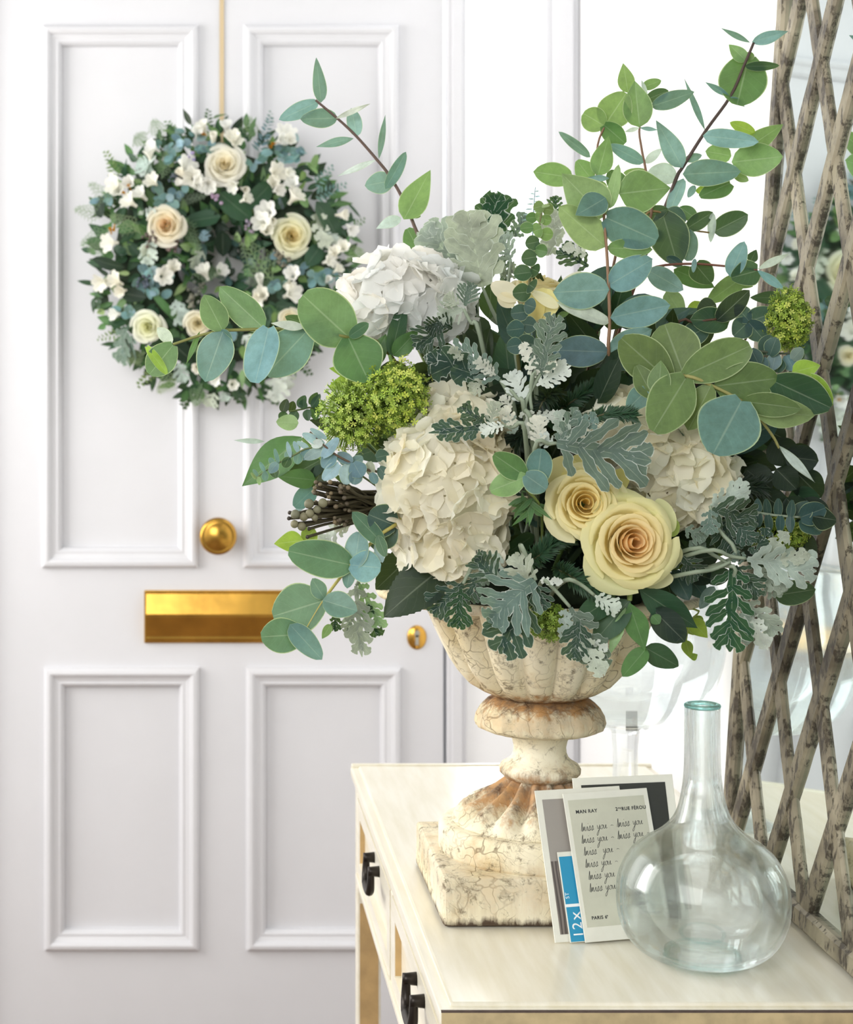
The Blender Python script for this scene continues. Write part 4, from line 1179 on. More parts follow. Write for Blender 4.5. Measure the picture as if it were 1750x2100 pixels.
def hydrangea(label, blobs, n, size, cols):
    """blobs: (px, py, Y, rx, ry, rz in metres)"""
    c0 = at(*blobs[0][:3]); s = thing('hydrangea', c0, label, 'flower', 'white hydrangeas in the urn')
    bm = bmesh.new()
    for (x, y, Y, a, b, c) in blobs:
        m = Matrix.Translation(at(x, y, Y) - c0) @ Matrix.Diagonal((a * .74, b * .74, c * .74, 1)); bmesh.ops.create_icosphere(bm, subdivisions=3, radius=1, matrix=m)
    obj('flower_core', bm, M['petal'], s, None, lin(cols[1]), True)
    tube('stem', [c0 + Vector((0, .03, -.02)), c0.lerp(ROOT, .6), ROOT], .003, M['stem'], s, lin('#6b7f45'))
    pts = []; tot = sum(b[3] * b[5] for b in blobs)
    for (x, y, Y, a, b, c) in blobs:
        ce = at(x, y, Y); k = int(n * a * c / tot)
        for i in range(k):
            z = 1 - 2 * (i + .5) / k; th = i * 2.39996 + R.uniform(-.2, .2); r = math.sqrt(1 - z * z)
            d = Vector((r * math.cos(th), z, r * math.sin(th)))
            if d.y > .55: continue
            p = ce + Vector((d.x * a, d.y * b, d.z * c)) * R.uniform(.9, 1.02)
            inside = False
            for (x2, y2, Y2, a2, b2, c2) in blobs:
                if (x2, y2) == (x, y): continue
                q = p - at(x2, y2, Y2)
                if (q.x / a2) ** 2 + (q.y / b2) ** 2 + (q.z / c2) ** 2 < .65: inside = True
            if inside: continue
            nn = Vector((d.x / a, d.y / b, d.z / c)).normalized()
            nn = (nn + Vector((R.gauss(0, .33), R.gauss(0, .33), R.gauss(0, .33)))).normalized()
            o = link('floret', R.choice(FL), None, s, None, jitter(lin(R.choice(cols)), .06))
            sc = size * R.uniform(.8, 1.15)
            o.matrix_local = Matrix.Translation(p - c0) @ orient(nn) @ Matrix.Rotation(R.uniform(0, 6.28), 4, 'Z') @ Matrix.Diagonal((sc, sc, sc, 1))
    return s
WH = ['#fcf9e9', '#f8f3de', '#fbf8ea', '#f9f4e0']
hydrangea('large creamy white hydrangea head at the front, above the urn rim', [(915, 985, 1.86, .062, .065, .068), (945, 900, 1.875, .050, .05, .045), (920, 1105, 1.87, .052, .05, .046)], 190, .0235, WH)
hydrangea('small shaded hydrangea head below the olive eucalyptus', [(1385, 975, 1.87, .052, .05, .050), (1290, 880, 1.88, .040, .04, .032), (1360, 930, 1.87, .045, .045, .04)], 130, .0215, ['#faf6e4', '#f4eed6', '#fbf8e8'])
hydrangea('topmost pure white hydrangea head next to the wreath', [(830, 605, 1.96, .060, .055, .040), (775, 640, 1.96, .038, .04, .030), (870, 610, 1.965, .045, .05, .036)], 120, .0235, ['#fbfbf8', '#f4f4f0', '#faf8f2'])

s = sprig('dark_filler_sprig', 'dark glossy leaves on the urn rim and added near black ones by the mirror', 'foliage')  # later rows add near-black leaves over the bright gap by the mirror
stem_of(K6, 1.86, [(1050, 1380), (1000, 1320), (960, 1260, 2)], s, .0018, '#4a5a3a')
foliage(K6, 1.86, '''
940 1240 1060 1390 110 x -1 0 b
980 1260 1100 1300 100 k -1 0 b
900 1250 980 1400 100 x -1.5 0 b
1060 1300 1180 1260 90 d -1 0 b
860 1280 900 1400 90 k -.5 0 b
1000 1200 1120 1180 110 k 0 0 b
1100 1330 1030 1440 60 M -2 0 b
1160 1100 1280 1200 120 k .5 0 b
1260 1160 1400 1240 120 k .6 0 b
1290 1030 1420 1120 120 k .8 0 b
1320 880 1450 960 130 k .8 0 b
1400 760 1500 860 130 k .8 0 b
1450 900 1540 1020 130 k .8 0 b
1420 1080 1540 1180 110 k .8 0 b
1470 640 1560 800 150 k 2.5 0 b
1440 700 1600 720 140 k 2 0 b
1500 780 1620 900 150 k 2 0 b
1480 860 1600 980 150 d 2.5 0 b
1380 620 1480 740 150 k 2 0 b
1540 900 1640 1040 130 k 1.5 0 b
1360 980 1480 1100 150 k 2 0 b
1480 1080 1590 1200 130 k 1.5 0 b
1250 760 1380 860 150 k 2 0 b
1330 560 1450 620 130 k 2.5 0 b''', s, mat='gloss')

# ---- roses
def rose(parent, c, axis, Rr, cols, n=34, openness=1.0, spin=0.0, part='petal', stretch=1.0):
    """petals spiral out from a tight heart; cols: (heart, middle, outer)"""
    base = orient(axis.normalized()); c0 = parent_loc(parent)
    for i in range(n):
        p = (i + .5) / n; a0 = i * 2.39996 + spin
        hs = math.radians(95 - 45 * p)
        r1 = Rr * (.04 + .95 * p ** 1.05); z1 = Rr * (.40 - .50 * p ** 1.5 * openness); r0 = Rr * (.02 + .30 * p); z0 = -Rr * .5
        bud = max(0.0, 1 - p / .35)
        rc = r1 * (1 + .9 * bud - .06 * p) + Rr * .05; zc = z0 * .1 + z1 * .45
        nu, nv = 10, 8; vs, fs, uv = [], [], []; ptd = R.uniform(.4, 1)
        for a in range(nv + 1):
            v = a / nv
            for b in range(nu + 1):
                u = -1 + 2 * b / nu
                vv = v * (1 - (.20 - .04 * p) * abs(u) ** 2.2 + .05 * ptd * p * (1 - abs(u)) ** 1.5) 
                q = (1 - vv) ** 2 * r0 + 2 * vv * (1 - vv) * rc + vv * vv * r1
                z = (1 - vv) ** 2 * z0 + 2 * vv * (1 - vv) * zc + vv * vv * z1
                lip = max(0, vv - .72) / .28
                q += Rr * (.05 + .10 * p) * lip * lip; z -= Rr * (.03 + .12 * p) * lip * lip * lip
                q *= 1 + .10 * u + .035 * math.sin(u * 3.3 + i * 1.7)
                z += Rr * .03 * math.sin(u * 4 + i * 2.1) * vv
                ang = a0 + u * hs * (.35 + .65 * min(1, vv * 1.5) ** .6)
                vs.append((q * math.cos(ang), q * math.sin(ang), z)); uv.append((b / nu, v))
        for a in range(nv):
            for b in range(nu): k = a * (nu + 1) + b; fs.append((k, k + 1, k + nu + 2, k + nu + 1))
        ca, cb, cc = (Vector(lin(x)[:3]) for x in cols)
        col = ca.lerp(cb, min(1, p * 2)) if p < .5 else cb.lerp(cc, (p - .5) * 2)
        f = R.uniform(.95, 1.03)
        o = pyobj(part, vs, fs, M['petal'], parent, None, (col.x * f, col.y * f, col.z * f, 1), True, uv)
        o.matrix_local = Matrix.Translation(c - c0) @ base @ Matrix.Diagonal((1, 1, stretch, 1))
def rose_thing(label, px, py, Y, rpx, axis, cols, n=34, openness=1.0, spin=0, stretch=1.0):
    c = at(px, py, Y); s = thing('rose', c, label, 'flower', 'cream roses in the urn')
    rose(s, c, Vector(axis), rpx * Y / F, cols, n, openness, spin, 'petal', stretch)
    tube('stem', [c - Vector(axis).normalized() * rpx * Y / F * .5, c.lerp(ROOT, .6) + Vector((0, .02, 0)), ROOT], .0025, M['stem'], s, lin('#5d7a3e'))
    return s, c
YR = ('#fbe6a0', '#fbefb8', '#f8f4c8')
rose_thing('pale yellow rose with a cupped heart, upper one of the front pair', 1200, 1032, 1.79, 82, (-.10, -1, .12), YR, 24, .8, 1)
s, c = rose_thing('peach hearted open cream rose, lower one of the front pair', 1296, 1112, 1.775, 100, (.08, -1, .12), ('#fee0ac', '#fdeeb8', '#f6f5be'), 28, 1.0, 2)
s2, c2_ = rose_thing('pale yellow rose seen from the side behind the string of round leaves', 1108, 605, 1.93, 62, (.08, -.30, 1), ('#fbeeb8', '#faf0c4', '#f9f3d2'), 24, .35, 0, 1.75)
# loose outer petals of the front pair and the side rose
def loose(parent, K, Y, lines, cols='#f5efc0'):
    for ln in lines.strip().splitlines():
        q = ln.split(); bx, by, tx, ty, wd = map(float, q[:5]); dy = float(q[5]) / 100 if len(q) > 5 else 0
        P0 = K.p(bx, by, Y + dy); P1 = K.p(tx, ty, Y + dy)
        leaf(parent, 'petal', P0, P1, K.d(wd, Y), jitter(lin(q[6] if len(q) > 6 else cols), .05), R.uniform(-15, 15), 'r', .1, .25, .03, 0, 'petal')
s1 = [o for o in bpy.data.objects if o.get('label', '').startswith('pale yellow rose with a cupped')][0]
loose(s1, K6, 1.80, '''
420 880 340 700 190 1.5 #f3ecae
440 870 480 690 200 1.2 #f4e9a0
520 880 560 760 200 1 #f5ea9c
560 900 680 770 120 2 #f0e894
580 900 640 960 160 1.5 #f3ecac
400 900 310 930 150 1.5 #f2edb8
420 1000 450 1100 200 1.6 #f3eebc
520 1000 560 1120 170 1.6 #f3eebc''')
loose(s, K6, 1.785, '''
620 1120 470 1150 220 2 #e9ecb8
820 1000 900 960 180 2 #eef0bc
640 1220 560 1290 190 2 #eef0c0
800 1230 780 1338 220 2 #eef0c4
840 1160 925 1220 170 2 #eff0c0
700 1250 660 1335 200 2 #eef0c0
860 1040 930 1050 100 2.6 #bcd070''')
loose(s2, K4, 1.91, '''
1080 650 920 575 120 -2 #faf5dc
1060 690 960 640 90 -2 #faf3d4
1300 640 1445 505 90 -.5 #faf5dc
1170 620 1310 705 70 -4 #faf4d2
1210 770 1250 600 190 -3 #f3e6a0
1190 780 1150 650 130 -3 #f1e29a''')
foliage(K4, 1.89, '''
1215 770 1290 715 40 e
1280 760 1270 700 36 p
1220 770 1300 790 40 g
1300 760 1380 740 36 g''', s2, name='sepal', shape='l')

# ---- lime viburnum: branching green stalks with hundreds of tiny florets
def vflo(k):
    rr = random.Random(k); vs, fs = [(0, 0, .25)], []
    for p in range(5):
        a = p * 2 * PI / 5 + rr.uniform(-.15, .15); z = rr.uniform(.25, .6); b = len(vs)
        for (r_, da, zz) in ((.5, -.42, z * .5), (1.05, -.34, z), (1.12, .30, z), (.5, .42, z * .5)): vs.append((r_ * math.cos(a + da), r_ * math.sin(a + da), zz))
        fs.append((0, b, b + 1, b + 2, b + 3))
    me = bpy.data.meshes.new('floret'); me.from_pydata(vs, [], fs); ul = me.uv_layers.new(name='UVMap'); ul.data.foreach_set('uv', [.25] * (2 * sum(len(f) for f in fs)))
    smooth(me); me.materials.append(M['gloss']); return me
VF = [vflo(k) for k in range(4)]
def viburnum(label, px, py, Y, a, b, c, n, size, face=Vector((0, -1, .1)), cols=('#c6d655', '#b4ca48', '#d8e06a', '#a2bf40'), stalks=26, extra=900):
    c0 = at(px, py, Y); s = thing('viburnum', c0, label, 'flower', 'lime viburnum heads in the urn')
    sv, sf = [], []
    hub = Vector((0, b * .9, -c * .2))
    def pt(d, k): return Vector((d.x * a, d.y * b, d.z * c)) * k * (1 + .20 * noise.noise(d * 2.3 + c0 * 9))
    tips = []
    for i in range(n):
        z = 1 - 2 * (i + .5) / n; th = i * 2.39996; r = math.sqrt(1 - z * z)
        d = Vector((r * math.cos(th), -abs(z) if z > .5 else z, r * math.sin(th)))
        d = (d + Vector((R.gauss(0, .08), R.gauss(0, .08), R.gauss(0, .08)))).normalized()
        p = pt(d, R.uniform(.86, 1.06)); nn = (d + Vector((R.gauss(0, .35), R.gauss(0, .35), R.gauss(0, .35)))).normalized(); tips.append((p, d))
        sc = size * R.uniform(.8, 1.25)
        o = link('floret', R.choice(VF), None, s, None, jitter(lin(R.choice(cols)), .12))
        o.matrix_local = Matrix.Translation(p) @ orient(nn) @ Matrix.Rotation(R.uniform(0, 6), 4, 'Z') @ Matrix.Diagonal((sc, sc, sc, 1))
    for i in range(0, n, max(1, n // (stalks * 4))):
        p, d = tips[i]; m = hub.lerp(p, .55) + Vector((0, 0, .004))
        x, y = tube_data([hub, m, p], .0008, 4, len(sv)); sv += x; sf += y
    pyobj('stalks', sv, sf, M['stem'], s, None, lin('#7f9a3c'))['kind'] = 'stuff'
    vs, fs = [], []
    for i in range(extra):
        d = Vector((R.gauss(0, 1), R.gauss(0, 1), R.gauss(0, 1))).normalized()
        if d.y > .5: continue
        p = pt(d, R.uniform(.6, .93)); mm = Matrix.Translation(p) @ orient((d + Vector((R.gauss(0, .5), R.gauss(0, .5), R.gauss(0, .5)))).normalized())
        bse = len(vs); sc = size * R.uniform(.6, 1)
        for v in VF[i % 4].vertices: vs.append(tuple(mm @ (Vector(v.co) * sc)))
        for f in VF[i % 4].polygons: fs.append(tuple(bse + q for q in f.vertices))
    o = pyobj('inner_florets', vs, fs, M['gloss'], s, None, lin('#8fa83c'), True, [(.25, .25)] * len(vs)); o['kind'] = 'stuff'
    tube('stem', [c0 + hub, (c0 + hub).lerp(ROOT, .5), ROOT], .0028, M['stem'], s, lin('#6f8a3c'))
    return s
viburnum('big lime green viburnum head above the dark berries', 815, 815, 1.86, .036, .04, .040, 210, .0034)
viburnum('feathery lime viburnum head joined to the big one on its outer side', 725, 850, 1.89, .038, .04, .042, 200, .0030, cols=('#b8d45a', '#a8c64c', '#cbdc70'))
viburnum('lime viburnum head sticking out in front of the mirror', 1618, 655, 1.91, .024, .03, .034, 170, .0030)
viburnum('small lime viburnum cluster hanging onto the fluted bowl', 1125, 1275, 1.80, .023, .02, .019, 120, .0027, cols=('#88a838', '#7a9c34', '#9db848'), extra=400)
viburnum('shaded lime viburnum cluster low beside the mirror', 1605, 1095, 1.86, .028, .02, .018, 100, .0028, extra=300)

# ---- brown berry stalks
s = thing('brunia_sprig', K5.p(700, 960, 1.86), 'cluster of grey brown brunia berries on dark stalks below the blue eucalyptus', 'flower', 'bouquet berries')
bsp = bpy.data.meshes.new('berry'); bm = bmesh.new(); bmesh.ops.create_icosphere(bm, subdivisions=2, radius=1)
for v in bm.verts: v.co *= 1 + .06 * noise.noise(v.co * 7)
bm.to_mesh(bsp); bm.free(); smooth(bsp); bsp.materials.append(M['stem'])
sv, sf = [], []; hub = K5.p(960, 960, 1.92)
def berry(x, y, r_, dy, c):
    p = K5.p(x, y, 1.84 + dy); rr = K5.d(r_, 1.84)
    o = link('berry', bsp, None, s, p - s.location, jitter(lin(c), .1)); o.scale = (rr, rr, rr)
    st = [p, p.lerp(hub, .35) + Vector((0, .0, R.uniform(-.004, .004))), hub + Vector((R.gauss(0, .006), R.gauss(0, .006), R.gauss(0, .008)))]
    k = (r_ * .8) if r_ < 20 else 13
    a, b = tube_data([Vector(q) - s.location for q in catmull(st, 5)], lambda t: K5.d(k, 1.84) * (1 - .3 * t), 6, len(sv)); sv.extend(a); sf.extend(b)
for x, y, r_ in ((465, 945, 32), (550, 940, 30), (380, 1010, 30), (432, 1025, 28), (470, 1005, 29), (375, 1070, 26), (420, 1085, 28), (515, 980, 26), (500, 1030, 22)): berry(x, y, r_, -.004, '#75735a')
for i in range(60): berry(R.uniform(480, 720), R.uniform(810, 1080), R.uniform(11, 16), R.uniform(-.005, .03), R.choice(('#6b5f4a', '#5a4f3e', '#75694f')))
for x, y in ((345, 1000), (340, 1035), (455, 1150), (465, 1100)): berry(x, y, 13, .005, '#3c352c')
pyobj('stalks', sv, sf, M['stem'], s, None, lin('#453f2c'))['kind'] = 'stuff'

# ---- added leaves in a near black that stands in for shade between the stems
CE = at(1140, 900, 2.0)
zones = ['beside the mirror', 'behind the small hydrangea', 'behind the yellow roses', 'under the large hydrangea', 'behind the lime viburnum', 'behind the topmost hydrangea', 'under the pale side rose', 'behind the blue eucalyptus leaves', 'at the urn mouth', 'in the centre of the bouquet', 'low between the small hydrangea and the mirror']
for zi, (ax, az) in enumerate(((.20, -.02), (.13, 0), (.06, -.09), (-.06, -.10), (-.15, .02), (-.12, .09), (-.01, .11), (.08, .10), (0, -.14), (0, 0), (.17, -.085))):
    s = sprig('shade_filler_sprig', 'added leaves coloured dark as shade filling the space ' + zones[zi], 'foliage', 'dark filler foliage in the urn')
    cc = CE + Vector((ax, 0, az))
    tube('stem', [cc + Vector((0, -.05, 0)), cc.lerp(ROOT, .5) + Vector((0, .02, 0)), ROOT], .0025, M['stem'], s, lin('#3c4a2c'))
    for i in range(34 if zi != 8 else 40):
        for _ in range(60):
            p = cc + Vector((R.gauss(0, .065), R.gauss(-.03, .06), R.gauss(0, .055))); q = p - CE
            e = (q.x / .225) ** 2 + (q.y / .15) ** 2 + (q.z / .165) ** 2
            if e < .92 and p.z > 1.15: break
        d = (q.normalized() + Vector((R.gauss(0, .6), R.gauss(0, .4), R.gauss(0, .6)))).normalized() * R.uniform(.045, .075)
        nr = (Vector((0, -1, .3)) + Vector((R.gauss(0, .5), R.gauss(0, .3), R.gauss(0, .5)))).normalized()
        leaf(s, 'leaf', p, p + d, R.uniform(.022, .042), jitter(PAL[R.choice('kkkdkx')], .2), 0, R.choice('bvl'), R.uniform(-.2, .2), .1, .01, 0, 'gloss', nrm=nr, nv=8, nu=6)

s = sprig('dark_filler_sprig', 'added dark leaves backing the gaps behind the whitish dusty miller stalks', 'foliage')  # near-black backing leaves added so the gaps read as shade
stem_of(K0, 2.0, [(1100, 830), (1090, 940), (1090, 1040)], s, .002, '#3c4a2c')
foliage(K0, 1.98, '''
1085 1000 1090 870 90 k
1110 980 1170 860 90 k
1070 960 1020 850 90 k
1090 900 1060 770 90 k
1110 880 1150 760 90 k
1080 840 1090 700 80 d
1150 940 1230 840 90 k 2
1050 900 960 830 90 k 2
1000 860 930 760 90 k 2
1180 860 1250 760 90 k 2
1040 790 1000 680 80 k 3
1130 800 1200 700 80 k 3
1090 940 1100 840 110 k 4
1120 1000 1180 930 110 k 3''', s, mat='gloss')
# ------------------------------------------------------------------ the wreath on the door
WC = K1.p(865, 950, 3.455)
wr = thing('wreath', K1.p(865, 950, DY - .01), 'round door wreath of white roses, freesias and mixed greenery hung on a tan ribbon', 'wreath')
RM, Rm = .148, .108
bm = bmesh.new(); vs, fs = [], []
NA, NB = 48, 14
for i in range(NA):
    for j in range(NB):
        a, b = 2 * PI * i / NA, 2 * PI * j / NB
        rr = Rm * .56 * (1 + .12 * noise.noise(Vector((math.cos(a) * 3, math.sin(a) * 3, b))))
        vs.append(((RM + rr * math.cos(b)) * math.cos(a), -.055 - rr * .85 * math.sin(b) * (1 if math.sin(b) > 0 else .65) + .02, (RM + rr * math.cos(b)) * math.sin(a)))
for i in range(NA):
    for j in range(NB): fs.append((i * NB + j, ((i + 1) % NA) * NB + j, ((i + 1) % NA) * NB + (j + 1) % NB, i * NB + (j + 1) % NB))
o = pyobj('moss_ring', vs, fs, M['moss'], wr); o['label'] = 'dark moss ring behind the leaves'
rb = bmesh.new(); x0, x1 = K1.p(862, 0, DY).x, K1.p(888, 0, DY).x
box(rb, (x0, DY - .0032, K1.p(0, 330, DY).z), (x1, DY - .0018, 2.285)); box(rb, (x0, DY - .0032, 2.2815), (x1, DY + .05, 2.285))
o = obj('ribbon', rb, M['ribbon'], wr); o.location = -wr.location; o['label'] = 'tan ribbon over the top of the door'
WL0 = wr.location
def wpt(x, y, lift=0):       # a spot on the wreath's front surface seen at crop point x, y
    q = K1.p(x, y, 3.43); dx_, dz_ = q.x - WC.x, q.z - WC.z; r = math.hypot(dx_, dz_)
    k = max(0.0, 1 - ((r - RM) / (Rm * 1.35)) ** 2)
    Y = DY - .035 - .075 * math.sqrt(k) - lift
    p = K1.p(x, y, Y); nrm = Vector((dx_, 0, dz_)).normalized() * ((r - RM) / Rm) * .7 + Vector((0, -1, 0)); return p, nrm.normalized()
def wleaf(name, x, y, ang, L, wd, c, shape='b', mat='leaf', lobes=0, lift=0, lean=.35, jit=.14):
    p, n = wpt(x, y, lift); L = K1.d(L, 3.43); wd = K1.d(wd, 3.43)
    d = Vector((math.cos(ang), 0, math.sin(ang))); d = (d - n * d.dot(n) + n * R.uniform(0, lean)).normalized()
    nr = (n + Vector((R.gauss(0, .3), R.gauss(0, .2), R.gauss(0, .3)))).normalized()
    leaf(wr, name, p, p + d * L, wd, jitter(PAL[c], jit), 0, shape, R.uniform(-.2, .05), .12, .01, lobes, mat, nrm=nr, nv=7, nu=4)
def ringpos():
    while True:
        a = R.uniform(0, 2 * PI); r = R.uniform(70, 385) if R.random() < .7 else R.uniform(200, 400)
        x, y = 865 + r * math.cos(a) * 1.86, 950 - r * math.sin(a) * 1.95
        if r > 75: return x, y, a, r
for i in range(270):
    x, y, a, r = ringpos(); wleaf('dark_leaf', x, y, a + R.gauss(0, .9), R.uniform(90, 170), R.uniform(45, 85), R.choice('kddGdd'), 'v', 'gloss', lift=R.uniform(-.02, .0))
for i in range(230):
    x, y, a, r = ringpos(); wleaf('green_leaf', x, y, a + R.gauss(0, .7), R.uniform(60, 120), R.uniform(26, 52), R.choice('GdGgdegz'), 'v', 'gloss', lift=R.uniform(-.01, .008))
for i in range(60):
    a = R.uniform(0, 2 * PI); r = R.uniform(70, 150); wleaf('inner_leaf', 855 + r * 1.5 * math.cos(a), 930 - r * 1.4 * math.sin(a), a + PI + R.gauss(0, .9), R.uniform(60, 120), R.uniform(34, 60), R.choice('kkdxM'), 'v', 'gloss', lift=R.uniform(-.01, .01))
# sprays that stick out of the outline
def outline(n): return [(865 + 735 * math.cos(a), 950 - 775 * math.sin(a), a) for a in [2 * PI * (k + R.uniform(-.3, .3)) / n for k in range(n)]]
for x, y, a in outline(46):
    for k in range(5): wleaf('edge_leaf', x + R.gauss(0, 34) - 40 * math.cos(a), y + R.gauss(0, 34) + 40 * math.sin(a), a + R.gauss(0, .6), R.uniform(70, 130), R.uniform(26, 46), R.choice('GddGk'), 'v', 'gloss')
# small blue eucalyptus clusters
for (x, y, n, sp) in ((610, 290, 16, 60), (780, 270, 12, 50), (690, 260, 10, 60), (1090, 360, 9, 40), (1230, 330, 18, 70), (1320, 310, 8, 40), (590, 590, 16, 60), (500, 580, 8, 40), (210, 600, 10, 45), (470, 1120, 14, 60), (1350, 1010, 5, 30), (1480, 1040, 16, 60), (330, 1240, 10, 50), (420, 1040, 10, 40), (1210, 1100, 10, 40), (1260, 950, 5, 40), (720, 200, 8, 40), (900, 1420, 8, 60), (560, 360, 5, 30)):
    for k in range(n * 2 // 3): wleaf('blue_leaf', x + R.gauss(0, sp * .7), y + R.gauss(0, sp * .6), R.uniform(0, 6.28), R.uniform(45, 72), R.uniform(40, 60), R.choice('BtsBbt'), 'r', 'leaf', lift=.012 + R.uniform(0, .01), lean=.6)
# feathery sprigs
def sprigw(name, x, y, ang, L, n, c, ln, wd, shape='l'):
    for k in range(n):
        t = (k + .5) / n; s_ = 1 if k % 2 else -1
        wleaf(name, x + math.cos(ang) * L * t, y - math.sin(ang) * L * t, ang + s_ * .9 + R.gauss(0, .1), ln * (1.1 - .7 * t), wd, c, shape, 'leaf', lift=.015, lean=.1)
for (x, y, ang, L, n, c, ln, wd) in ((1090, 330, 1.25, 230, 22, 'B', 62, 16), (1420, 580, .35, 200, 16, 's', 58, 18), (1420, 520, .8, 160, 12, 's', 52, 16), (640, 260, 2.2, 150, 14, 'G', 60, 14), (260, 470, 2.0, 170, 14, 'o', 58, 16), (790, 180, 1.5, 110, 10, 'd', 46, 18), (1150, 170, 1.4, 90, 8, 's', 40, 14), (1640, 760, .5, 90, 8, 'G', 40, 16), (1290, 1500, -.9, 170, 14, 'd', 56, 26), (260, 1390, 3.4, 120, 10, 'o', 44, 16), (520, 1570, -2.4, 190, 14, 'o', 60, 20), (150, 1060, -1.6, 170, 10, 'd', 60, 26), (690, 1700, -1.9, 130, 10, 'd', 70, 34), (960, 1690, -1.3, 110, 8, 'd', 70, 34), (1150, 1690, -1.2, 120, 10, 'd', 60, 34)):
    sprigw('sprig_leaf', x, y, ang, L, n, c, ln, wd)
# asparagus fern: plumes of fine needles, one part each
def fern(x, y, ang, L, c='G', fr=6, ln=80):
    vs, fs, uv = [], [], []
    p0, n = wpt(x, y, .012); u = K1.d(1, 3.43)
    ax = Vector((math.cos(ang), 0, math.sin(ang)))
    def strip(a, b, w0):
        sd = (b - a).cross(Vector((0, -1, 0))).normalized() * w0; k = len(vs)
        for q in (a - sd, a + sd, b + sd * .3, b - sd * .3): vs.append(tuple(q - WL0)); uv.append((.5, .5))
        fs.append((k, k + 1, k + 2, k + 3))
    strip(p0, p0 + ax * L * u, .0008)
    for k in range(fr * 2):
        t = (k + 1) / (fr * 2 + 1); s_ = 1 if k % 2 else -1
        b = p0 + ax * L * u * t; an = ang + s_ * .75; d = Vector((math.cos(an), R.uniform(-.25, .1), math.sin(an)))
        l = ln * u * (1.15 - t); strip(b, b + d * l, .0006)
        for m in range(6):
            tt = (m + .5) / 6; q = b + d * l * tt; aa = an + (1 if m % 2 else -1) * 1.0
            strip(q, q + Vector((math.cos(aa), R.uniform(-.3, .3), math.sin(aa))) * 19 * u, .0006)
    o = pyobj('fern_plume', vs, fs, M['leaf'], wr, None, PAL[c], False, uv); o['kind'] = 'stuff'
for f in ((200, 700, 2.9, 190), (220, 780, 3.6, 190), (250, 640, 2.4, 200), (240, 860, 3.4, 150), (520, 260, 1.9, 130), (440, 290, 2.4, 90), (1040, 260, 1.6, 140), (1180, 1090, 2.2, 290, 'g', 8, 150), (1060, 960, -1.2, 170, 'G', 7, 120), (700, 1040, .1, 160, 'G', 7, 80), (640, 700, -1.1, 220, 'G', 8, 70), (520, 480, 1.4, 160, 'G', 7, 60), (560, 620, .2, 230, 'd', 8, 60), (1560, 1100, .1, 130, 'g', 7, 90), (1520, 1180, -.6, 150, 'G', 7, 90), (1600, 960, .5, 110, 'g', 7, 90), (620, 1620, -2.4, 160, 'o', 7, 80), (760, 1680, -1.9, 130, 'G', 7, 80), (430, 1500, 3.6, 110, 'o', 7, 70), (1430, 700, -1.6, 150, 'g', 6, 60), (400, 800, 2.6, 200, 'o', 7, 90)): fern(*f)
# single large leaves the photograph shows
for (x, y, tx, ty, wd, c) in ((860, 560, 1050, 720, 150, 'd'), (1170, 500, 1030, 660, 130, 'd'), (870, 700, 640, 730, 110, 'd'), (1430, 610, 1590, 830, 150, 'd'), (300, 1000, 95, 960, 90, 'k'), (280, 1150, 440, 1170, 90, 'k'), (460, 1140, 640, 1340, 50, 'G'), (880, 780, 880, 950, 100, 'k'), (1460, 870, 1360, 990, 110, 'd'), (150, 580, 210, 720, 90, 'k'), (740, 1690, 590, 1830, 56, 'd'), (670, 1720, 640, 1820, 46, 'G'), (950, 1700, 990, 1790, 70, 'd'), (1120, 1680, 1170, 1800, 70, 'd'), (560, 1420, 700, 1560, 130, 'k'), (1400, 420, 1460, 320, 60, 'g'), (1370, 380, 1450, 440, 50, 'g'), (1380, 650, 1330, 560, 60, 'g')):
    wleaf('large_leaf', x, y, math.atan2(y - ty, tx - x), math.hypot(tx - x, ty - y), wd, c, 'b', 'gloss', lift=.018, lean=.05)
for (x, y, tx, ty, wd, c) in ((400, 470, 480, 340, 120, 'w'), (470, 430, 370, 370, 100, 'p'), (440, 840, 450, 980, 110, 'p'), (490, 900, 400, 900, 80, 'm'), (760, 900, 690, 1000, 120, 'm'), (1430, 680, 1470, 880, 100, 'p'), (1480, 800, 1560, 840, 70, 'w'), (600, 1190, 650, 1340, 100, 'p'), (310, 1360, 240, 1570, 150, 'M'), (350, 1400, 300, 1540, 110, 'M'), (1190, 1590, 1230, 1800, 130, 'w'), (1260, 1600, 1290, 1740, 90, 'w'), (430, 700, 480, 660, 90, 'w'), (410, 690, 390, 670, 70, 'w'), (830, 1740, 800, 1840, 90, 'p'), (880, 1730, 900, 1800, 80, 'p'), (620, 1560, 640, 1680, 90, 'm'), (1000, 1400, 1060, 1460, 90, 'w'), (760, 850, 770, 780, 70, 'b'), (1540, 880, 1600, 840, 80, 'w')):
    wleaf('silver_leaf', x, y, math.atan2(y - ty, tx - x), math.hypot(tx - x, ty - y), wd, c, 'b', 'felt', 4, lift=.02, lean=.1)
# roses
for (x, y, r_, ax, c) in ((890, 395, 125, (.05, -1, .2), ('#faf0d4', '#faf6e4', '#fbf9f0')), (545, 750, 118, (-.1, -1, .05), ('#fae0b8', '#f9efd4', '#faf6e6')), (1285, 815, 122, (.1, -1, 0), ('#f8e8b4', '#f6f2d0', '#f5f6de')), (440, 1350, 100, (-.2, -1, -.1), ('#f2f2c8', '#f5f6dc', '#f7f8e8')), (735, 1330, 80, (0, -1, -.1), ('#f4ecc8', '#f6f0d6', '#f7f3e0')), (1275, 1295, 60, (.1, -1, -.1), ('#f4ecc8', '#f6f0d6', '#f7f3e0'))):
    p, n = wpt(x, y, .03); rose(wr, p, Vector(ax), K1.d(r_, 3.43), c, 22, .9, R.uniform(0, 6), 'rose_petal')
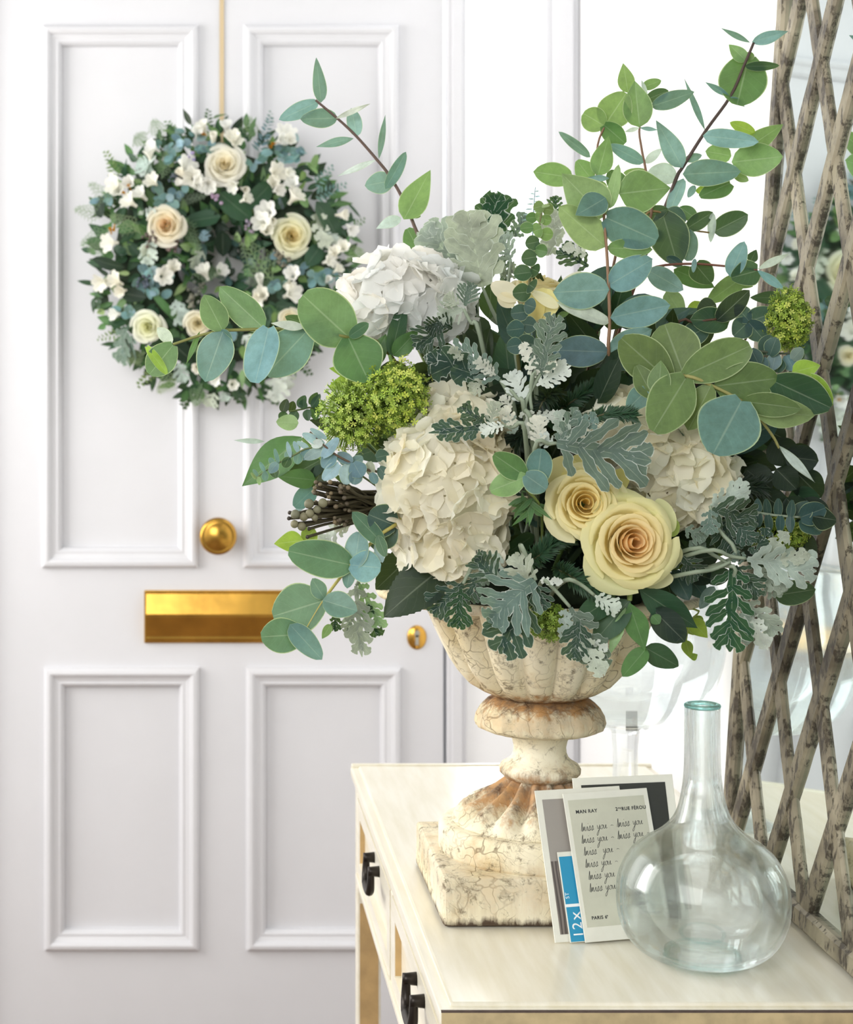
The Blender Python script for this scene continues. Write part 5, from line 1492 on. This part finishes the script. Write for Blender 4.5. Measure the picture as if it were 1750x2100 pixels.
# freesias: open six petalled trumpets and buds sharing a few meshes
def frees(k, openn):
    vs, fs, uv = [], [], []
    for p in range(6):
        a0 = p * PI / 3; inner = .9 if p % 2 else 1; b = len(vs)
        for i in range(6):
            t = i / 5
            r_ = .14 + (.10 + openn * .66 * inner) * max(0, t - .25) ** 1.3 * 1.3; z = -.9 + 1.35 * t - openn * .45 * max(0, t - .55); W = (.17 + .52 * math.sin(PI * min(1, t * .80 + .03)) ** .7) * (1 if t < 1 else .62)
            for u in (-1, 0, 1):
                an = a0 + u * W * .9 / max(.35, r_ + .25); rr = r_ * (1 - .08 * u * u); vs.append((rr * math.cos(an), rr * math.sin(an), z + .05 * u * u)); uv.append((.5 + .4 * u, t))
        for i in range(5):
            for j in range(2): q = b + i * 3 + j; fs.append((q, q + 1, q + 4, q + 3))
    me = bpy.data.meshes.new('freesia_flower'); me.from_pydata(vs, [], fs); ul = me.uv_layers.new(name='UVMap'); fl = []
    for f in fs:
        for i in f: fl.extend(uv[i])
    ul.data.foreach_set('uv', fl); smooth(me); me.materials.append(M['petal']); return me
FR = [frees(0, 1.0), frees(1, .7), frees(2, .15)]
for (x, y, r_) in ((670, 400, 60), (640, 450, 55), (700, 470, 55), (640, 500, 52), (720, 520, 42), (790, 515, 58), (740, 500, 45), (825, 240, 55), (940, 235, 55), (900, 165, 44), (960, 260, 40), (1010, 540, 48), (1020, 595, 42), (940, 520, 40), (1200, 440, 56), (1180, 500, 44), (1210, 545, 44), (1290, 500, 52), (1310, 575, 54), (1270, 450, 42), (1250, 210, 60), (1225, 250, 46), (1270, 250, 46), (465, 290, 48), (450, 330, 42), (465, 490, 46), (240, 510, 56), (260, 545, 50), (330, 500, 46), (325, 610, 50), (395, 565, 50), (1140, 670, 60), (1110, 730, 56), (1170, 720, 52), (1140, 780, 46), (590, 1000, 50), (530, 1050, 54), (1100, 1075, 58), (1110, 1160, 56), (1080, 1180, 44), (1290, 1040, 56), (1290, 1150, 58), (1270, 1100, 36), (770, 1020, 54), (870, 1020, 50), (1590, 690, 40), (1640, 775, 46), (1590, 880, 46), (1540, 910, 44), (1510, 960, 42), (160, 1090, 50), (245, 1075, 50), (280, 1140, 44), (210, 855, 52), (245, 1275, 44), (730, 1590, 40), (940, 1690, 40), (760, 170, 50), (730, 200, 40), (1070, 1220, 46), (1500, 1070, 42), (1260, 1560, 44), (840, 1660, 40), (1560, 1010, 36)):
    p, n = wpt(x, y, .035); d = (n + Vector((R.gauss(0, .45), 0, R.gauss(.15, .4)))).normalized(); sc = K1.d(r_ * 1.5, 3.43)
    o = link('freesia_flower', R.choice(FR[:2] if R.random() < .8 else FR[2:]), None, wr, None, jitter(lin(R.choice(('#fdfcf4', '#fbf9ee', '#fefdf8'))), .03))
    o.matrix_local = Matrix.Translation(p - WL0) @ orient(d) @ Matrix.Rotation(R.uniform(0, 6), 4, 'Z') @ Matrix.Diagonal((sc, sc, sc, 1))
for (x, y, c) in ((300, 560, '#d9a431'), (330, 525, '#d9a431'), (1180, 270, '#dba838'), (1160, 290, '#d9a431'), (770, 215, '#e0b24c'), (220, 780, '#d9a431'), (240, 770, '#d9a431'), (1280, 1550, '#e0b24c')):
    p, n = wpt(x, y, .032); sc = K1.d(34, 3.43)
    o = link('freesia_bud', FR[2], None, wr, None, lin(c)); o.matrix_local = Matrix.Translation(p - WL0) @ orient((n + Vector((R.gauss(0, .6), 0, R.gauss(0, .6)))).normalized()) @ Matrix.Diagonal((sc, sc, sc, 1))
# lilac and brown berries
for (x, y, n, sp, c) in ((690, 335, 6, 22, '#9d8fb4'), (840, 590, 8, 24, '#a893ad'), (575, 470, 9, 30, '#56606a'), (1215, 950, 26, 40, '#6d6a5a'), (450, 820, 16, 40, '#5d5048'), (590, 880, 14, 34, '#6a5a54'), (420, 1090, 14, 34, '#4c5560'), (720, 1140, 20, 50, '#55584c'), (1040, 740, 10, 34, '#8a7f8c'), (1230, 620, 8, 24, '#4a5a5a'), (700, 1200, 12, 34, '#777768')):
    for k in range(n):
        p, nn = wpt(x + R.gauss(0, sp * .6), y + R.gauss(0, sp * .7), .022 + R.uniform(0, .008)); r_ = K1.d(R.uniform(8, 13), 3.43)
        o = link('berry', bsp, None, wr, p - WL0, jitter(lin(c), .15)); o.scale = (r_, r_, r_)
